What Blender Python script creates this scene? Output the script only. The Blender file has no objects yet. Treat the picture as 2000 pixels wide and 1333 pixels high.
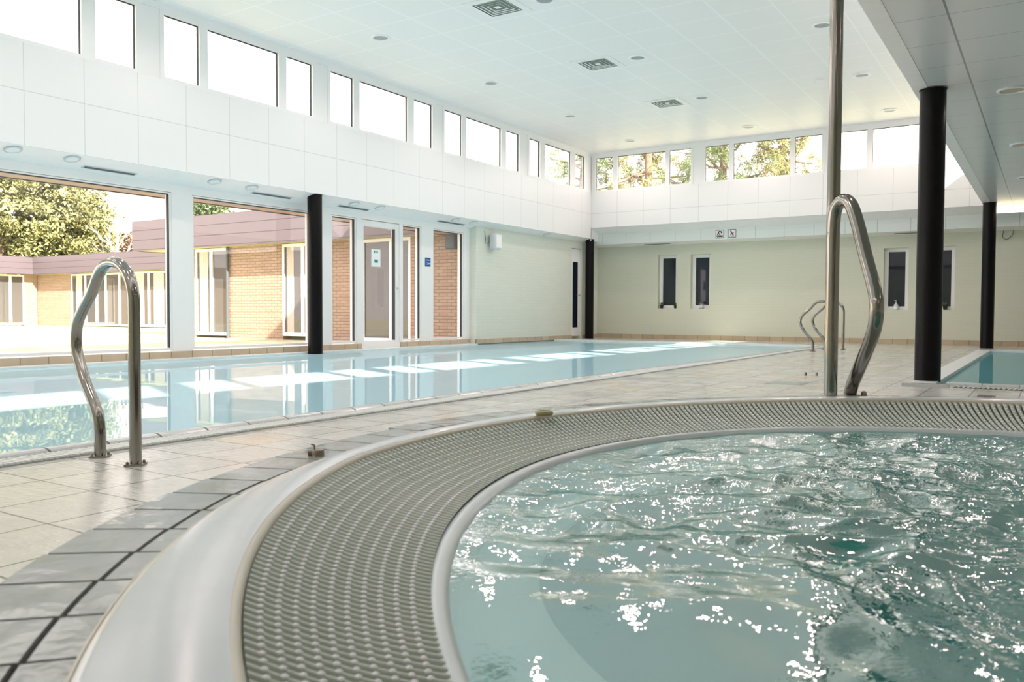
import bpy, math, random
import numpy as np
from mathutils import Matrix, Vector

# ---------------------------------------------------------------- camera, light, exposure
SC = bpy.context.scene
COL = SC.collection
YAW, PITCH, ROLL, FPX, EYE = 0.571262, 0.033967, 0.0036718, 1635.75, 0.58
fw = Vector((-math.sin(YAW) * math.cos(PITCH), math.cos(YAW) * math.cos(PITCH), -math.sin(PITCH)))
r0 = Vector((math.cos(YAW), math.sin(YAW), 0)); u0 = r0.cross(fw)
rr = r0 * math.cos(ROLL) + u0 * math.sin(ROLL); uu = -r0 * math.sin(ROLL) + u0 * math.cos(ROLL)
cam = bpy.data.cameras.new('camera'); camo = bpy.data.objects.new('camera', cam); COL.objects.link(camo)
M = Matrix.Identity(4)
for i in range(3):
    M[i][0], M[i][1], M[i][2] = rr[i], uu[i], -fw[i]
M[2][3] = EYE
camo.matrix_world = M
cam.sensor_width = 36; cam.lens = FPX / 2000 * 36; cam.clip_start = 0.02; cam.clip_end = 400
cam.dof.use_dof = True; cam.dof.focus_distance = 5.0; cam.dof.aperture_fstop = 9.0
SC.camera = camo

FILL = 15.0 # power of each fill spot added at the ceiling downlights
W = bpy.data.worlds.new('sky'); SC.world = W; W.use_nodes = True
wn = W.node_tree.nodes; wl = W.node_tree.links; wn.clear()
wo = wn.new('ShaderNodeOutputWorld'); wb = wn.new('ShaderNodeBackground')
wt = wn.new('ShaderNodeTexCoord'); wz = wn.new('ShaderNodeTexNoise'); wr = wn.new('ShaderNodeValToRGB')
wz.inputs['Scale'].default_value = 2.2; wz.inputs['Detail'].default_value = 5
wr.color_ramp.elements[0].position = .38; wr.color_ramp.elements[0].color = (1, .87, .88, 1)
wr.color_ramp.elements[1].position = .6; wr.color_ramp.elements[1].color = (1, .885, .86, 1)
wl.new(wt.outputs['Generated'], wz.inputs['Vector']); wl.new(wz.outputs['Fac'], wr.inputs['Fac'])
wl.new(wr.outputs['Color'], wb.inputs['Color']); wb.inputs['Strength'].default_value = 1.35
wl.new(wb.outputs[0], wo.inputs[0])

sun = bpy.data.lights.new('sun', 'SUN'); suno = bpy.data.objects.new('sun', sun); COL.objects.link(suno)
sun.energy = 7.0; sun.angle = math.radians(0.9); sun.color = (1, .94, .85)
suno.rotation_euler = Vector((-1, .46, -.785)).to_track_quat('-Z', 'Y').to_euler()
suno.location = (12, -4, 12)

vs = SC.view_settings
vs.view_transform = 'Standard'; vs.look = 'None'; vs.gamma = 1; vs.use_curve_mapping = False
vs.exposure = 1.38
cy = SC.cycles
cy.use_denoising = True
try: cy.denoiser = 'OPENIMAGEDENOISE'
except Exception: pass
cy.max_bounces = 9; cy.diffuse_bounces = 6; cy.glossy_bounces = 5; cy.transparent_max_bounces = 16
cy.caustics_reflective = True; cy.caustics_refractive = False; cy.sample_clamp_indirect = 12.0; cy.blur_glossy = 0.3

# ---------------------------------------------------------------- materials
def new_mat(name):
    m = bpy.data.materials.new(name); m.use_nodes = True
    nt = m.node_tree; nt.nodes.clear()
    out = nt.nodes.new('ShaderNodeOutputMaterial')
    return m, nt, out
def rgba(c): return (c[0], c[1], c[2], 1)
def pbsdf(nt, col=(.8, .8, .8), rough=.5, metal=0, spec=.5, ior=1.45):
    b = nt.nodes.new('ShaderNodeBsdfPrincipled')
    b.inputs['Base Color'].default_value = rgba(col); b.inputs['Roughness'].default_value = rough
    b.inputs['Metallic'].default_value = metal; b.inputs['IOR'].default_value = ior
    b.inputs['Specular IOR Level'].default_value = spec
    return b
def plain(name, col, rough=.5, metal=0, spec=.5, noise=0, nscale=8, bump=0, bscale=40):
    m, nt, out = new_mat(name); b = pbsdf(nt, col, rough, metal, spec)
    nt.links.new(b.outputs[0], out.inputs[0])
    tc = nt.nodes.new('ShaderNodeTexCoord')
    if noise:
        n = nt.nodes.new('ShaderNodeTexNoise'); n.inputs['Scale'].default_value = nscale; n.inputs['Detail'].default_value = 4
        nt.links.new(tc.outputs['Object'], n.inputs['Vector'])
        cr = nt.nodes.new('ShaderNodeValToRGB'); e = cr.color_ramp.elements
        e[0].position = .3; e[1].position = .7
        e[0].color = rgba([c * (1 - noise) for c in col]); e[1].color = rgba([min(1, c * (1 + noise)) for c in col])
        nt.links.new(n.outputs['Fac'], cr.inputs['Fac']); nt.links.new(cr.outputs['Color'], b.inputs['Base Color'])
    if bump:
        n2 = nt.nodes.new('ShaderNodeTexNoise'); n2.inputs['Scale'].default_value = bscale; n2.inputs['Detail'].default_value = 3
        nt.links.new(tc.outputs['Object'], n2.inputs['Vector'])
        bp = nt.nodes.new('ShaderNodeBump'); bp.inputs['Strength'].default_value = bump; bp.inputs['Distance'].default_value = .01
        nt.links.new(n2.outputs['Fac'], bp.inputs['Height']); nt.links.new(bp.outputs[0], b.inputs['Normal'])
    return m
def math_n(nt, op, a, b=None, c=None):
    n = nt.nodes.new('ShaderNodeMath'); n.operation = op
    for i, v in enumerate((a, b, c)):
        if v is None: continue
        if isinstance(v, (int, float)): n.inputs[i].default_value = v
        else: nt.links.new(v, n.inputs[i])
    return n.outputs[0]
def grid_mat(name, col, line, axes, pitch, offs, lw, rough=.35, cellvar=0, spec=.5, bump=0, bscale=30, bstretch=(1, 1, 1), rough_noise=0, tints=None):
    """panels or tiles with joints on a regular grid; axes is e.g. 'xy'."""
    m, nt, out = new_mat(name); b = pbsdf(nt, col, rough, 0, spec)
    nt.links.new(b.outputs[0], out.inputs[0])
    tc = nt.nodes.new('ShaderNodeTexCoord'); sp = nt.nodes.new('ShaderNodeSeparateXYZ')
    nt.links.new(tc.outputs['Object'], sp.inputs[0])
    mask = None; cells = []
    for k, ax in enumerate(axes):
        s = sp.outputs['xyz'.index(ax)]
        t = math_n(nt, 'DIVIDE', math_n(nt, 'SUBTRACT', s, offs[k]), pitch[k])
        cells.append(math_n(nt, 'FLOOR', t))
        f = math_n(nt, 'FRACT', t)
        d = math_n(nt, 'MINIMUM', f, math_n(nt, 'SUBTRACT', 1.0, f))
        l = math_n(nt, 'LESS_THAN', d, lw[k] / pitch[k] / 2)
        mask = l if mask is None else math_n(nt, 'MAXIMUM', mask, l)
    mix = nt.nodes.new('ShaderNodeMix'); mix.data_type = 'RGBA'
    nt.links.new(mask, mix.inputs['Factor'])
    mix.inputs['A'].default_value = rgba(col); mix.inputs['B'].default_value = rgba(line)
    if cellvar or tints:
        cv = nt.nodes.new('ShaderNodeCombineXYZ')
        for k, c in enumerate(cells): nt.links.new(c, cv.inputs[k])
        w = nt.nodes.new('ShaderNodeTexWhiteNoise'); nt.links.new(cv.outputs[0], w.inputs['Vector'])
        cr = nt.nodes.new('ShaderNodeValToRGB'); el = cr.color_ramp.elements
        st = tints or [(0, [c * (1 - cellvar) for c in col]), (1, [c * (1 + cellvar) for c in col])]
        el[0].position = st[0][0]; el[0].color = rgba(st[0][1]); el[1].position = st[-1][0]; el[1].color = rgba(st[-1][1])
        for p_, c_ in st[1:-1]:
            e = el.new(p_); e.color = rgba(c_)
        nt.links.new(w.outputs['Value'], cr.inputs['Fac'])
        ns = nt.nodes.new('ShaderNodeTexNoise'); ns.inputs['Scale'].default_value = 7; ns.inputs['Detail'].default_value = 5
        nt.links.new(tc.outputs['Object'], ns.inputs['Vector'])
        mm = nt.nodes.new('ShaderNodeMix'); mm.data_type = 'RGBA'; mm.blend_type = 'MULTIPLY'; mm.inputs['Factor'].default_value = .16
        nt.links.new(cr.outputs['Color'], mm.inputs['A'])
        cr2 = nt.nodes.new('ShaderNodeValToRGB'); cr2.color_ramp.elements[0].position = .35; cr2.color_ramp.elements[0].color = (.6, .62, .6, 1); cr2.color_ramp.elements[1].position = .6
        nt.links.new(ns.outputs['Fac'], cr2.inputs['Fac']); nt.links.new(cr2.outputs['Color'], mm.inputs['B'])
        nt.links.new(mm.outputs['Result'], mix.inputs['A'])
    nt.links.new(mix.outputs['Result'], b.inputs['Base Color'])
    if rough_noise:
        n3 = nt.nodes.new('ShaderNodeTexNoise'); n3.inputs['Scale'].default_value = 3.5; n3.inputs['Detail'].default_value = 6
        nt.links.new(tc.outputs['Object'], n3.inputs['Vector'])
        mr = nt.nodes.new('ShaderNodeMapRange'); mr.inputs['From Min'].default_value = .38; mr.inputs['From Max'].default_value = .62
        mr.inputs['To Min'].default_value = rough; mr.inputs['To Max'].default_value = rough + rough_noise
        nt.links.new(n3.outputs['Fac'], mr.inputs['Value']); nt.links.new(mr.outputs[0], b.inputs['Roughness'])
    h = math_n(nt, 'MULTIPLY', mask, -1.0)
    if bump:
        mp = nt.nodes.new('ShaderNodeMapping'); mp.inputs['Scale'].default_value = bstretch
        nt.links.new(tc.outputs['Object'], mp.inputs['Vector'])
        n2 = nt.nodes.new('ShaderNodeTexNoise'); n2.inputs['Scale'].default_value = bscale; n2.inputs['Detail'].default_value = 4; n2.inputs['Roughness'].default_value = .6
        nt.links.new(mp.outputs[0], n2.inputs['Vector'])
        h = math_n(nt, 'ADD', h, math_n(nt, 'MULTIPLY', n2.outputs['Fac'], bump))
    bp = nt.nodes.new('ShaderNodeBump'); bp.inputs['Strength'].default_value = .5; bp.inputs['Distance'].default_value = .003
    nt.links.new(h, bp.inputs['Height']); nt.links.new(bp.outputs[0], b.inputs['Normal'])
    return m
def brick_mat(name, c1, c2, mortar, ax, bw=.2, rh=.0635, ms=.006, rough=.8, bump=.6):
    m, nt, out = new_mat(name); b = pbsdf(nt, c1, rough, 0, .3)
    nt.links.new(b.outputs[0], out.inputs[0])
    tc = nt.nodes.new('ShaderNodeTexCoord'); sp = nt.nodes.new('ShaderNodeSeparateXYZ'); cb = nt.nodes.new('ShaderNodeCombineXYZ')
    nt.links.new(tc.outputs['Object'], sp.inputs[0])
    nt.links.new(sp.outputs['xyz'.index(ax)], cb.inputs[0]); nt.links.new(sp.outputs[2], cb.inputs[1])
    t = nt.nodes.new('ShaderNodeTexBrick'); t.inputs['Scale'].default_value = 1
    t.inputs['Color1'].default_value = rgba(c1); t.inputs['Color2'].default_value = rgba(c2); t.inputs['Mortar'].default_value = rgba(mortar)
    t.inputs['Mortar Size'].default_value = ms; t.inputs['Brick Width'].default_value = bw; t.inputs['Row Height'].default_value = rh
    t.inputs['Mortar Smooth'].default_value = .1
    nt.links.new(cb.outputs[0], t.inputs['Vector']); nt.links.new(t.outputs['Color'], b.inputs['Base Color'])
    bp = nt.nodes.new('ShaderNodeBump'); bp.inputs['Strength'].default_value = bump; bp.inputs['Distance'].default_value = .004; bp.invert = True
    nt.links.new(t.outputs['Fac'], bp.inputs['Height']); nt.links.new(bp.outputs[0], b.inputs['Normal'])
    return m
def glass_mat(name, tint=(.97, .99, .98), base=.04, amount=1.0, gloss=(1, 1, 1)):
    m, nt, out = new_mat(name)
    tr = nt.nodes.new('ShaderNodeBsdfTransparent'); tr.inputs[0].default_value = rgba(tint)
    gl = nt.nodes.new('ShaderNodeBsdfGlossy'); gl.inputs['Roughness'].default_value = 0.0; gl.inputs['Color'].default_value = rgba(gloss)
    lw = nt.nodes.new('ShaderNodeLayerWeight'); lw.inputs['Blend'].default_value = .5
    p5 = math_n(nt, 'POWER', lw.outputs['Facing'], 5.0)
    fac = math_n(nt, 'ADD', math_n(nt, 'MULTIPLY', p5, amount * (1 - base)), base)
    mx = nt.nodes.new('ShaderNodeMixShader'); nt.links.new(fac, mx.inputs[0]); nt.links.new(tr.outputs[0], mx.inputs[1]); nt.links.new(gl.outputs[0], mx.inputs[2])
    nt.links.new(mx.outputs[0], out.inputs[0])
    return m
def pool_water_mat(name, body, bump_str, bump_scale, clear=0.0, tint=(1, 1, 1), rough=0.0, calm=None, refl=.65):
    m, nt, out = new_mat(name)
    df = nt.nodes.new('ShaderNodeBsdfDiffuse'); df.inputs[0].default_value = rgba(body)
    body_sh = df.outputs[0]
    if clear:
        tr = nt.nodes.new('ShaderNodeBsdfTransparent'); tr.inputs[0].default_value = rgba(tint)
        mb = nt.nodes.new('ShaderNodeMixShader'); mb.inputs[0].default_value = clear
        nt.links.new(df.outputs[0], mb.inputs[1]); nt.links.new(tr.outputs[0], mb.inputs[2]); body_sh = mb.outputs[0]
    gl = nt.nodes.new('ShaderNodeBsdfGlossy'); gl.inputs['Roughness'].default_value = rough
    tc = nt.nodes.new('ShaderNodeTexCoord')
    n = nt.nodes.new('ShaderNodeTexNoise'); n.inputs['Scale'].default_value = bump_scale; n.inputs['Detail'].default_value = 2 if calm else 2; n.inputs['Roughness'].default_value = .5; n.inputs['Distortion'].default_value = .4
    nt.links.new(tc.outputs['Object'], n.inputs['Vector'])
    bp = nt.nodes.new('ShaderNodeBump'); bp.inputs['Strength'].default_value = 1; bp.inputs['Distance'].default_value = bump_str
    h = n.outputs['Fac']
    if calm:
        vd = nt.nodes.new('ShaderNodeVectorMath'); vd.operation = 'DISTANCE'; vd.inputs[1].default_value = (calm[0], calm[1], .2)
        nt.links.new(tc.outputs['Object'], vd.inputs[0])
        mr = nt.nodes.new('ShaderNodeMapRange'); mr.inputs['From Min'].default_value = .2; mr.inputs['From Max'].default_value = 1.2; mr.inputs['To Min'].default_value = .12; mr.inputs['To Max'].default_value = 1.1
        nt.links.new(vd.outputs['Value'], mr.inputs['Value']); h = math_n(nt, 'MULTIPLY', h, mr.outputs[0])
    nt.links.new(h, bp.inputs['Height'])
    nt.links.new(bp.outputs[0], gl.inputs['Normal'])
    lw = nt.nodes.new('ShaderNodeLayerWeight'); lw.inputs['Blend'].default_value = .5
    if calm: nt.links.new(bp.outputs[0], lw.inputs['Normal'])
    fac = math_n(nt, 'ADD', math_n(nt, 'MULTIPLY', math_n(nt, 'POWER', lw.outputs['Facing'], 5.0), refl), .02)
    if calm:
        fr = nt.nodes.new('ShaderNodeFresnel'); fr.inputs['IOR'].default_value = 1.33
        nt.links.new(bp.outputs[0], fr.inputs['Normal']); nt.links.new(bp.outputs[0], df.inputs['Normal'])
        fac = math_n(nt, 'MULTIPLY', fr.outputs[0], refl)
    mx = nt.nodes.new('ShaderNodeMixShader'); nt.links.new(fac, mx.inputs[0]); nt.links.new(body_sh, mx.inputs[1]); nt.links.new(gl.outputs[0], mx.inputs[2])
    nt.links.new(mx.outputs[0], out.inputs[0])
    return m
def steel_mat(name, col=(.34, .32, .29), rough=.12):
    m, nt, out = new_mat(name); b = pbsdf(nt, col, rough, 1)
    nt.links.new(b.outputs[0], out.inputs[0])
    tc = nt.nodes.new('ShaderNodeTexCoord'); mp = nt.nodes.new('ShaderNodeMapping'); mp.inputs['Scale'].default_value = (60, 60, 4)
    n = nt.nodes.new('ShaderNodeTexNoise'); n.inputs['Scale'].default_value = 1; n.inputs['Detail'].default_value = 5
    nt.links.new(tc.outputs['Object'], mp.inputs[0]); nt.links.new(mp.outputs[0], n.inputs['Vector'])
    mr = nt.nodes.new('ShaderNodeMapRange'); mr.inputs['To Min'].default_value = rough * .6; mr.inputs['To Max'].default_value = rough * 1.7
    nt.links.new(n.outputs['Fac'], mr.inputs['Value']); nt.links.new(mr.outputs[0], b.inputs['Roughness'])
    return m

MT = {}
MT['fascia_y'] = grid_mat('white_panel_side', (.88, .87, .865), (.66, .66, .66), 'yz', (.627, 2.0), (4.491, 2.795), (.007, .007), .25)
MT['fascia_x'] = grid_mat('white_panel_end', (.88, .87, .865), (.64, .64, .64), 'xz', (.622, 2.0), (-2.492, 2.80), (.008, .008), .25)
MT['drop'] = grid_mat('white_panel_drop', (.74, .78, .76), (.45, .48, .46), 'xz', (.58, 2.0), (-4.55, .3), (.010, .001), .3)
MT['ceiling'] = grid_mat('ceiling_tile', (.90, .872, .862), (.95, .94, .93), 'xy', (.64, .64), (-2.765, 10.53), (.022, .022), .45)
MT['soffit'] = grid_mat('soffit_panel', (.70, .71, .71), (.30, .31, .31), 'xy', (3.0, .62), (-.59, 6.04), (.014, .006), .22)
MT['white'] = plain('white_paint', (.90, .88, .87), .35, noise=.02)
MT['frame'] = plain('white_window_frame', (.88, .865, .855), .3)
MT['gasket'] = plain('black_window_gasket', (.02, .025, .03), .5)
MT['cream'] = brick_mat('cream_painted_brick', (.67, .68, .56), (.66, .67, .555), (.64, .65, .54), 'x', ms=.004, rough=.6, bump=.3)
MT['cream_y'] = brick_mat('cream_painted_brick_side', (.72, .74, .66), (.70, .72, .64), (.66, .68, .60), 'y', ms=.003, rough=.5, bump=.2)
MT['skirt_x'] = grid_mat('tan_skirting_tile', (.50, .40, .27), (.20, .15, .10), 'x', (.262,), (.05,), (.008,), .35, cellvar=.12)
MT['skirt_y'] = grid_mat('tan_skirting_tile_side', (.56, .46, .34), (.22, .17, .12), 'y', (.30,), (.1,), (.008,), .35, cellvar=.1)
MT['deck'] = grid_mat('wet_stone_floor_tile', (.50, .52, .47), (.16, .17, .15), 'xy', (.302, .302), (-2.287, 1.22), (.008, .008), .10, cellvar=.1,
    bump=3.2, bscale=12, bstretch=(1.0, 4, 1), rough_noise=.09,
    tints=[(0, (.60, .61, .57)), (.5, (.63, .64, .60)), (.90, (.65, .65, .61)), (.93, (.68, .62, .50)), (.99, (.68, .62, .50)), (1.0, (.40, .45, .49))])
MT['steel'] = steel_mat('brushed_stainless_steel')
MT['steel_dark'] = steel_mat('worn_steel', (.32, .29, .26), .35)
MT['column'] = plain('black_brown_paint', (.005, .004, .005), .3, spec=.2, noise=.3, nscale=40, bump=.15, bscale=120)
MT['water'] = pool_water_mat('pool_water', (.44, .70, .80), .0012, 1.6, rough=.015)
MT['water2'] = pool_water_mat('small_pool_water', (.16, .42, .47), .0010, 1.6)
MT['tubwater'] = pool_water_mat('tub_water', (.10, .49, .45), .0015, 74, clear=.56, tint=(.86, .96, .94), refl=.5, calm=(-.45, .65))
MT['glass'] = glass_mat('window_glass')
MT['ext_glass'] = plain('dark_exterior_glass', (.10, .09, .085), .02, spec=.9)
MT['dark_glass'] = plain('opaque_dim_glass', (.012, .018, .028), .03, spec=.6)  # opaque pane; the dimness of the room behind is put into its colour
MT['coping'] = plain('grey_coping_glaze', (.50, .53, .52), .2, noise=.05)
MT['joint'] = plain('dark_grout', (.06, .055, .05), .7)
MT['grate'] = plain('pale_grate_plastic', (.31, .36, .30), .35)
MT['stud'] = plain('white_stud_plastic', (.88, .92, .95), .2)
MT['grate_w'] = plain('white_grate_plastic', (.75, .79, .78), .35)
MT['channel'] = plain('dark_channel', (.17, .16, .11), .7)
MT['rim'] = plain('white_tub_acrylic', (.58, .65, .67), .2, noise=.03, nscale=5, bump=.08, bscale=12)
MT['rim_edge'] = plain('cream_rim_edge', (.62, .60, .50), .35)
MT['tile_wet'] = plain('wet_grey_tile', (.33, .36, .34), .14, noise=.16, nscale=6, bump=.35, bscale=14)
MT['tubshell'] = plain('tub_shell', (.88, .93, .92), .4)
MT['tubfloor'] = plain('tub_floor', (.03, .30, .28), .5)
MT['poolshell'] = plain('pool_shell_tile', (.35, .75, .85), .4)
MT['vent'] = plain('vent_shadow_grey', (.16, .20, .17), .6)
MT['black'] = plain('black_plastic', (.02, .02, .02), .4)
MT['dgrey'] = plain('dark_grey_plastic', (.09, .10, .11), .5)
MT['lgrey'] = plain('light_grey_plastic', (.62, .65, .67), .4)
MT['olive'] = plain('yellowed_plastic', (.36, .34, .18), .45)
MT['brass'] = plain('brown_metal', (.25, .21, .16), .4, metal=.4)
MT['chrome'] = plain('lamp_reflector', (.78, .79, .80), .25, metal=.9, bump=.6, bscale=90)
MT['reflector_grey'] = plain('grey_lamp_reflector', (.40, .41, .43), .35, metal=.3)
MT['reflector_warm'] = plain('warm_lamp_reflector', (.62, .48, .34), .35, metal=.3)
MT['ring_white'] = plain('white_lamp_ring', (.95, .94, .93), .3)
MT['red'] = plain('sign_red', (.35, .02, .04), .5)
MT['blue'] = plain('sign_blue', (.01, .10, .36), .4)
MT['paper'] = plain('white_paper', (.85, .88, .88), .7)
MT['green'] = plain('sign_green', (.03, .30, .22), .6)
MT['plant'] = plain('plant_green', (.10, .22, .05), .5, noise=.3)
MT['brick_o'] = brick_mat('yellow_brick', (.42, .30, .225), (.36, .25, .18), (.20, .14, .11), 'x')
MT['brick_oy'] = brick_mat('yellow_brick_side', (.42, .30, .225), (.36, .25, .18), (.30, .22, .17), 'y')
MT['cladding'] = grid_mat('mauve_cladding', (.130, .100, .112), (.04, .03, .035), 'z', (.235,), (2.085,), (.014,), .4)
MT['timber'] = plain('beige_timber', (.42, .30, .22), .6, noise=.1)
MT['edge'] = plain('black_edge', (.02, .02, .022), .4)
MT['yellow_soffit'] = plain('yellow_soffit', (.50, .48, .25), .6)
MT['terrace'] = grid_mat('terrace_decking', (.55, .45, .38), (.20, .15, .12), 'y', (.14,), (0,), (.01,), .6, cellvar=.1)
MT['lawn'] = plain('dry_lawn', (.50, .48, .30), .9, noise=.25, nscale=1.5)
MT['roof'] = plain('grey_roof_felt', (.22, .22, .24), .8)
MT['bark'] = plain('bark', (.24, .17, .12), .9, noise=.3)
MT['bark_pale'] = plain('birch_bark', (.60, .55, .50), .8, noise=.25, nscale=20)
MT['needles'] = plain('yellow_green_needles', (.36, .35, .14), .8, noise=.4, nscale=.8)
MT['needles2'] = plain('green_needles', (.17, .23, .09), .8, noise=.4, nscale=.9)
MT['twigs'] = plain('reddish_twigs', (.42, .27, .19), .9, noise=.3, nscale=.5)
MT['curtain'] = plain('pale_curtain', (.60, .52, .45), .8)

# ---------------------------------------------------------------- mesh helpers
class MB:
    def __init__(s): s.v = []; s.f = []; s.sm = []
    def add(s, vs_, fs, smooth=False):
        o = len(s.v); s.v += [tuple(map(float, p)) for p in vs_]
        s.f += [tuple(i + o for i in f) for f in fs]; s.sm += [smooth] * len(fs)
        return s
    def box(s, x0, x1, y0, y1, z0, z1):
        v = [(x, y, z) for z in (z0, z1) for y in (y0, y1) for x in (x0, x1)]
        return s.add(v, [(0, 2, 3, 1), (4, 5, 7, 6), (0, 1, 5, 4), (2, 6, 7, 3), (0, 4, 6, 2), (1, 3, 7, 5)])
    def quad(s, a, b, c, d): return s.add([a, b, c, d], [(0, 1, 2, 3)])
    def prism(s, pts, d):
        """pts: closed polygon (3D), d: extrusion vector"""
        n = len(pts); q = [tuple(p[i] + d[i] for i in range(3)) for p in pts]
        return s.add(list(pts) + q, [tuple(range(n - 1, -1, -1)), tuple(range(n, 2 * n))] + [(i, (i + 1) % n, n + (i + 1) % n, n + i) for i in range(n)])
    def lathe(s, prof, c, seg=32, cap0=True, cap1=True, smooth=True):
        """prof: list of (r, z) from bottom up about vertical axis through c"""
        v = []; f = []
        for r, z in prof:
            for k in range(seg):
                a = 2 * math.pi * k / seg; v.append((c[0] + r * math.cos(a), c[1] + r * math.sin(a), c[2] + z))
        for i in range(len(prof) - 1):
            for k in range(seg):
                k2 = (k + 1) % seg; f.append((i * seg + k, i * seg + k2, (i + 1) * seg + k2, (i + 1) * seg + k))
        s.add(v, f, smooth)
        n = len(prof)
        if cap0: s.add(v[:seg], [tuple(range(seg - 1, -1, -1))])
        if cap1: s.add(v[(n - 1) * seg:], [tuple(range(seg))])
        return s
    def tube(s, pts, r, seg=16, cap=True):
        P = [np.array(p, float) for p in pts]; n = len(P)
        rad = r if hasattr(r, '__len__') else [r] * n
        T = [P[min(i + 1, n - 1)] - P[max(i - 1, 0)] for i in range(n)]; T = [t / (np.linalg.norm(t) + 1e-9) for t in T]
        N = np.cross(T[0], [0, 0, 1.0]);
        if np.linalg.norm(N) < 1e-3: N = np.cross(T[0], [1.0, 0, 0])
        N /= np.linalg.norm(N); v = []; f = []
        for i in range(n):
            N = N - T[i] * (N @ T[i]); N /= np.linalg.norm(N); B = np.cross(T[i], N)
            for k in range(seg):
                a = 2 * math.pi * k / seg; v.append(P[i] + rad[i] * (math.cos(a) * N + math.sin(a) * B))
        for i in range(n - 1):
            for k in range(seg):
                k2 = (k + 1) % seg; f.append((i * seg + k, i * seg + k2, (i + 1) * seg + k2, (i + 1) * seg + k))
        s.add(v, f, True)
        if cap: s.add(v[:seg], [tuple(range(seg - 1, -1, -1))]); s.add(v[-seg:], [tuple(range(seg))])
        return s
    def build(s, name, mat, parent=None, loc=(0, 0, 0)):
        me = bpy.data.meshes.new(name); me.from_pydata(s.v, [], s.f); me.update()
        if any(s.sm): me.polygons.foreach_set('use_smooth', s.sm)
        me.materials.append(mat if not isinstance(mat, str) else MT[mat])
        o = bpy.data.objects.new(name, me); o.location = loc; COL.objects.link(o)
        if parent: o.parent = parent
        return o
def smooth_path(pts, n=8):
    P = [np.array(p, float) for p in pts]; P = [2 * P[0] - P[1]] + P + [2 * P[-1] - P[-2]]; out = []
    for i in range(1, len(P) - 2):
        for k in range(n):
            t = k / n; a, b, c, d = P[i - 1:i + 3]
            out.append(.5 * (2 * b + (c - a) * t + (2 * a - 5 * b + 4 * c - d) * t * t + (3 * b - a - 3 * c + d) * t ** 3))
    out.append(P[-2]); return out
def tag(o, label, cat, group=None, kind=None):
    o['label'] = label; o['category'] = cat
    if group: o['group'] = group
    if kind: o['kind'] = kind
    return o
def thing(name, label, cat, loc=(0, 0, 0), group=None, rz=0):
    o = bpy.data.objects.new(name, None); COL.objects.link(o); o.location = loc; o.rotation_euler = (0, 0, rz); o.empty_display_size = .1
    return tag(o, label, cat, group)
def struct(o, label=None):
    o['kind'] = 'structure'
    if label: o['label'] = label
    return o
def root(name, loc=(0, 0, 0)):
    o = bpy.data.objects.new(name, None); COL.objects.link(o); o.location = loc; o['kind'] = 'structure'; o.empty_display_size = .1
    return o
def dup(o, loc, label=None, rz=None):
    r = o.copy(); COL.objects.link(r); r.location = loc
    if rz is not None: r.rotation_euler = (0, 0, rz)
    if label: r['label'] = label
    for ch in list(o.children):
        c = ch.copy(); COL.objects.link(c); c.parent = r
        for g in list(ch.children):
            d = g.copy(); COL.objects.link(d); d.parent = c
    return r
def bevel(o, w=.004, seg=2):
    m = o.modifiers.new('bevel', 'BEVEL'); m.width = w; m.segments = seg; m.limit_method = 'ANGLE'; return o

# ---------------------------------------------------------------- dimensions of the hall
XL, XF, XR = -9.12, -8.73, -1.03          # glass wall, lantern faces
YB, YF, YD = 17.65, 16.85, 17.2           # back wall, back lantern face, drop face
ZC, ZS, ZL = 4.14, 2.49, 2.25             # ceiling, soffits
Y0, XE = -3.0, 4.6                        # behind the camera, far right
ZG0, ZG1 = 3.31, 4.03                     # clerestory glass
X2 = -8.97                                # solid part of the left wall
PL, PR, PF, PB = -8.93, -3.47, -2.0, 15.6 # main pool
WATER = -.02

# floor with openings for the two pools (a ring of slabs in one mesh)
fb = MB()
def slab(x0, x1, y0, y1, z=0, t=.2): fb.box(x0, x1, y0, y1, z - t, z)
slab(XL - .1, PL, Y0, YB); slab(PL, PR, PB, YB); slab(PL, PR, Y0, PF)
RPX0, RPY0, RPY1 = -.80, 7.62, 15.25
slab(PR, -.87, Y0, YB); slab(-.87, RPX0, 3.03, YB); slab(-.87, 1.75, Y0, .41); slab(1.75, XE, Y0, 3.03); slab(RPX0, XE, 3.03, RPY0); slab(RPX0, XE, RPY1, YB)
struct(fb.build('floor', 'deck'), 'pale wet stone tiled floor around the pools')

struct(MB().box(-1.98, -1.69, 6.96, 7.25, -.01, .0012).build('floor', plain('slate_blue_tile', (.30, .36, .42), .15)), 'single slate blue floor tile')

# ---------------------------------------------------------------- main pool
pool = thing('swimming_pool', 'large rectangular pool of pale blue water along the glass wall', 'swimming pool', ((PL + PR) / 2, 8, 0))
def kid(mb, name, mat, par): # world-built mesh parented to a moved empty
    o = mb.build(name, mat, par); o.matrix_parent_inverse = Matrix.Translation(-Vector(par.location)) if par.rotation_euler.z == 0 else Matrix()
    return o
def grid_mesh(x0, x1, y0, y1, z, nx, ny, fn=None):
    xs = np.linspace(x0, x1, nx + 1); ys = np.linspace(y0, y1, ny + 1); m = MB()
    v = [(x, y, z + (fn(x, y) if fn else 0)) for y in ys for x in xs]
    return m.add(v, [(j * (nx + 1) + i, j * (nx + 1) + i + 1, (j + 1) * (nx + 1) + i + 1, (j + 1) * (nx + 1) + i) for j in range(ny) for i in range(nx)], True)
kid(grid_mesh(PL, PR, PF, PB, WATER, 8, 24), 'water', 'water', pool)
sh = MB()
sh.box(PL - .02, PR + .02, PF - .02, PB + .02, -1.35, -1.3); sh.box(PL - .06, PL - .001, PF, PB, -1.3, -.02); sh.box(PR + .001, PR + .06, PF, PB, -1.3, -.02)
sh.box(PL, PR, PF - .06, PF - .001, -1.3, -.02); sh.box(PL, PR, PB + .001, PB + .06, -1.3, -.02)
kid(sh, 'basin', 'poolshell', pool)
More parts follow.
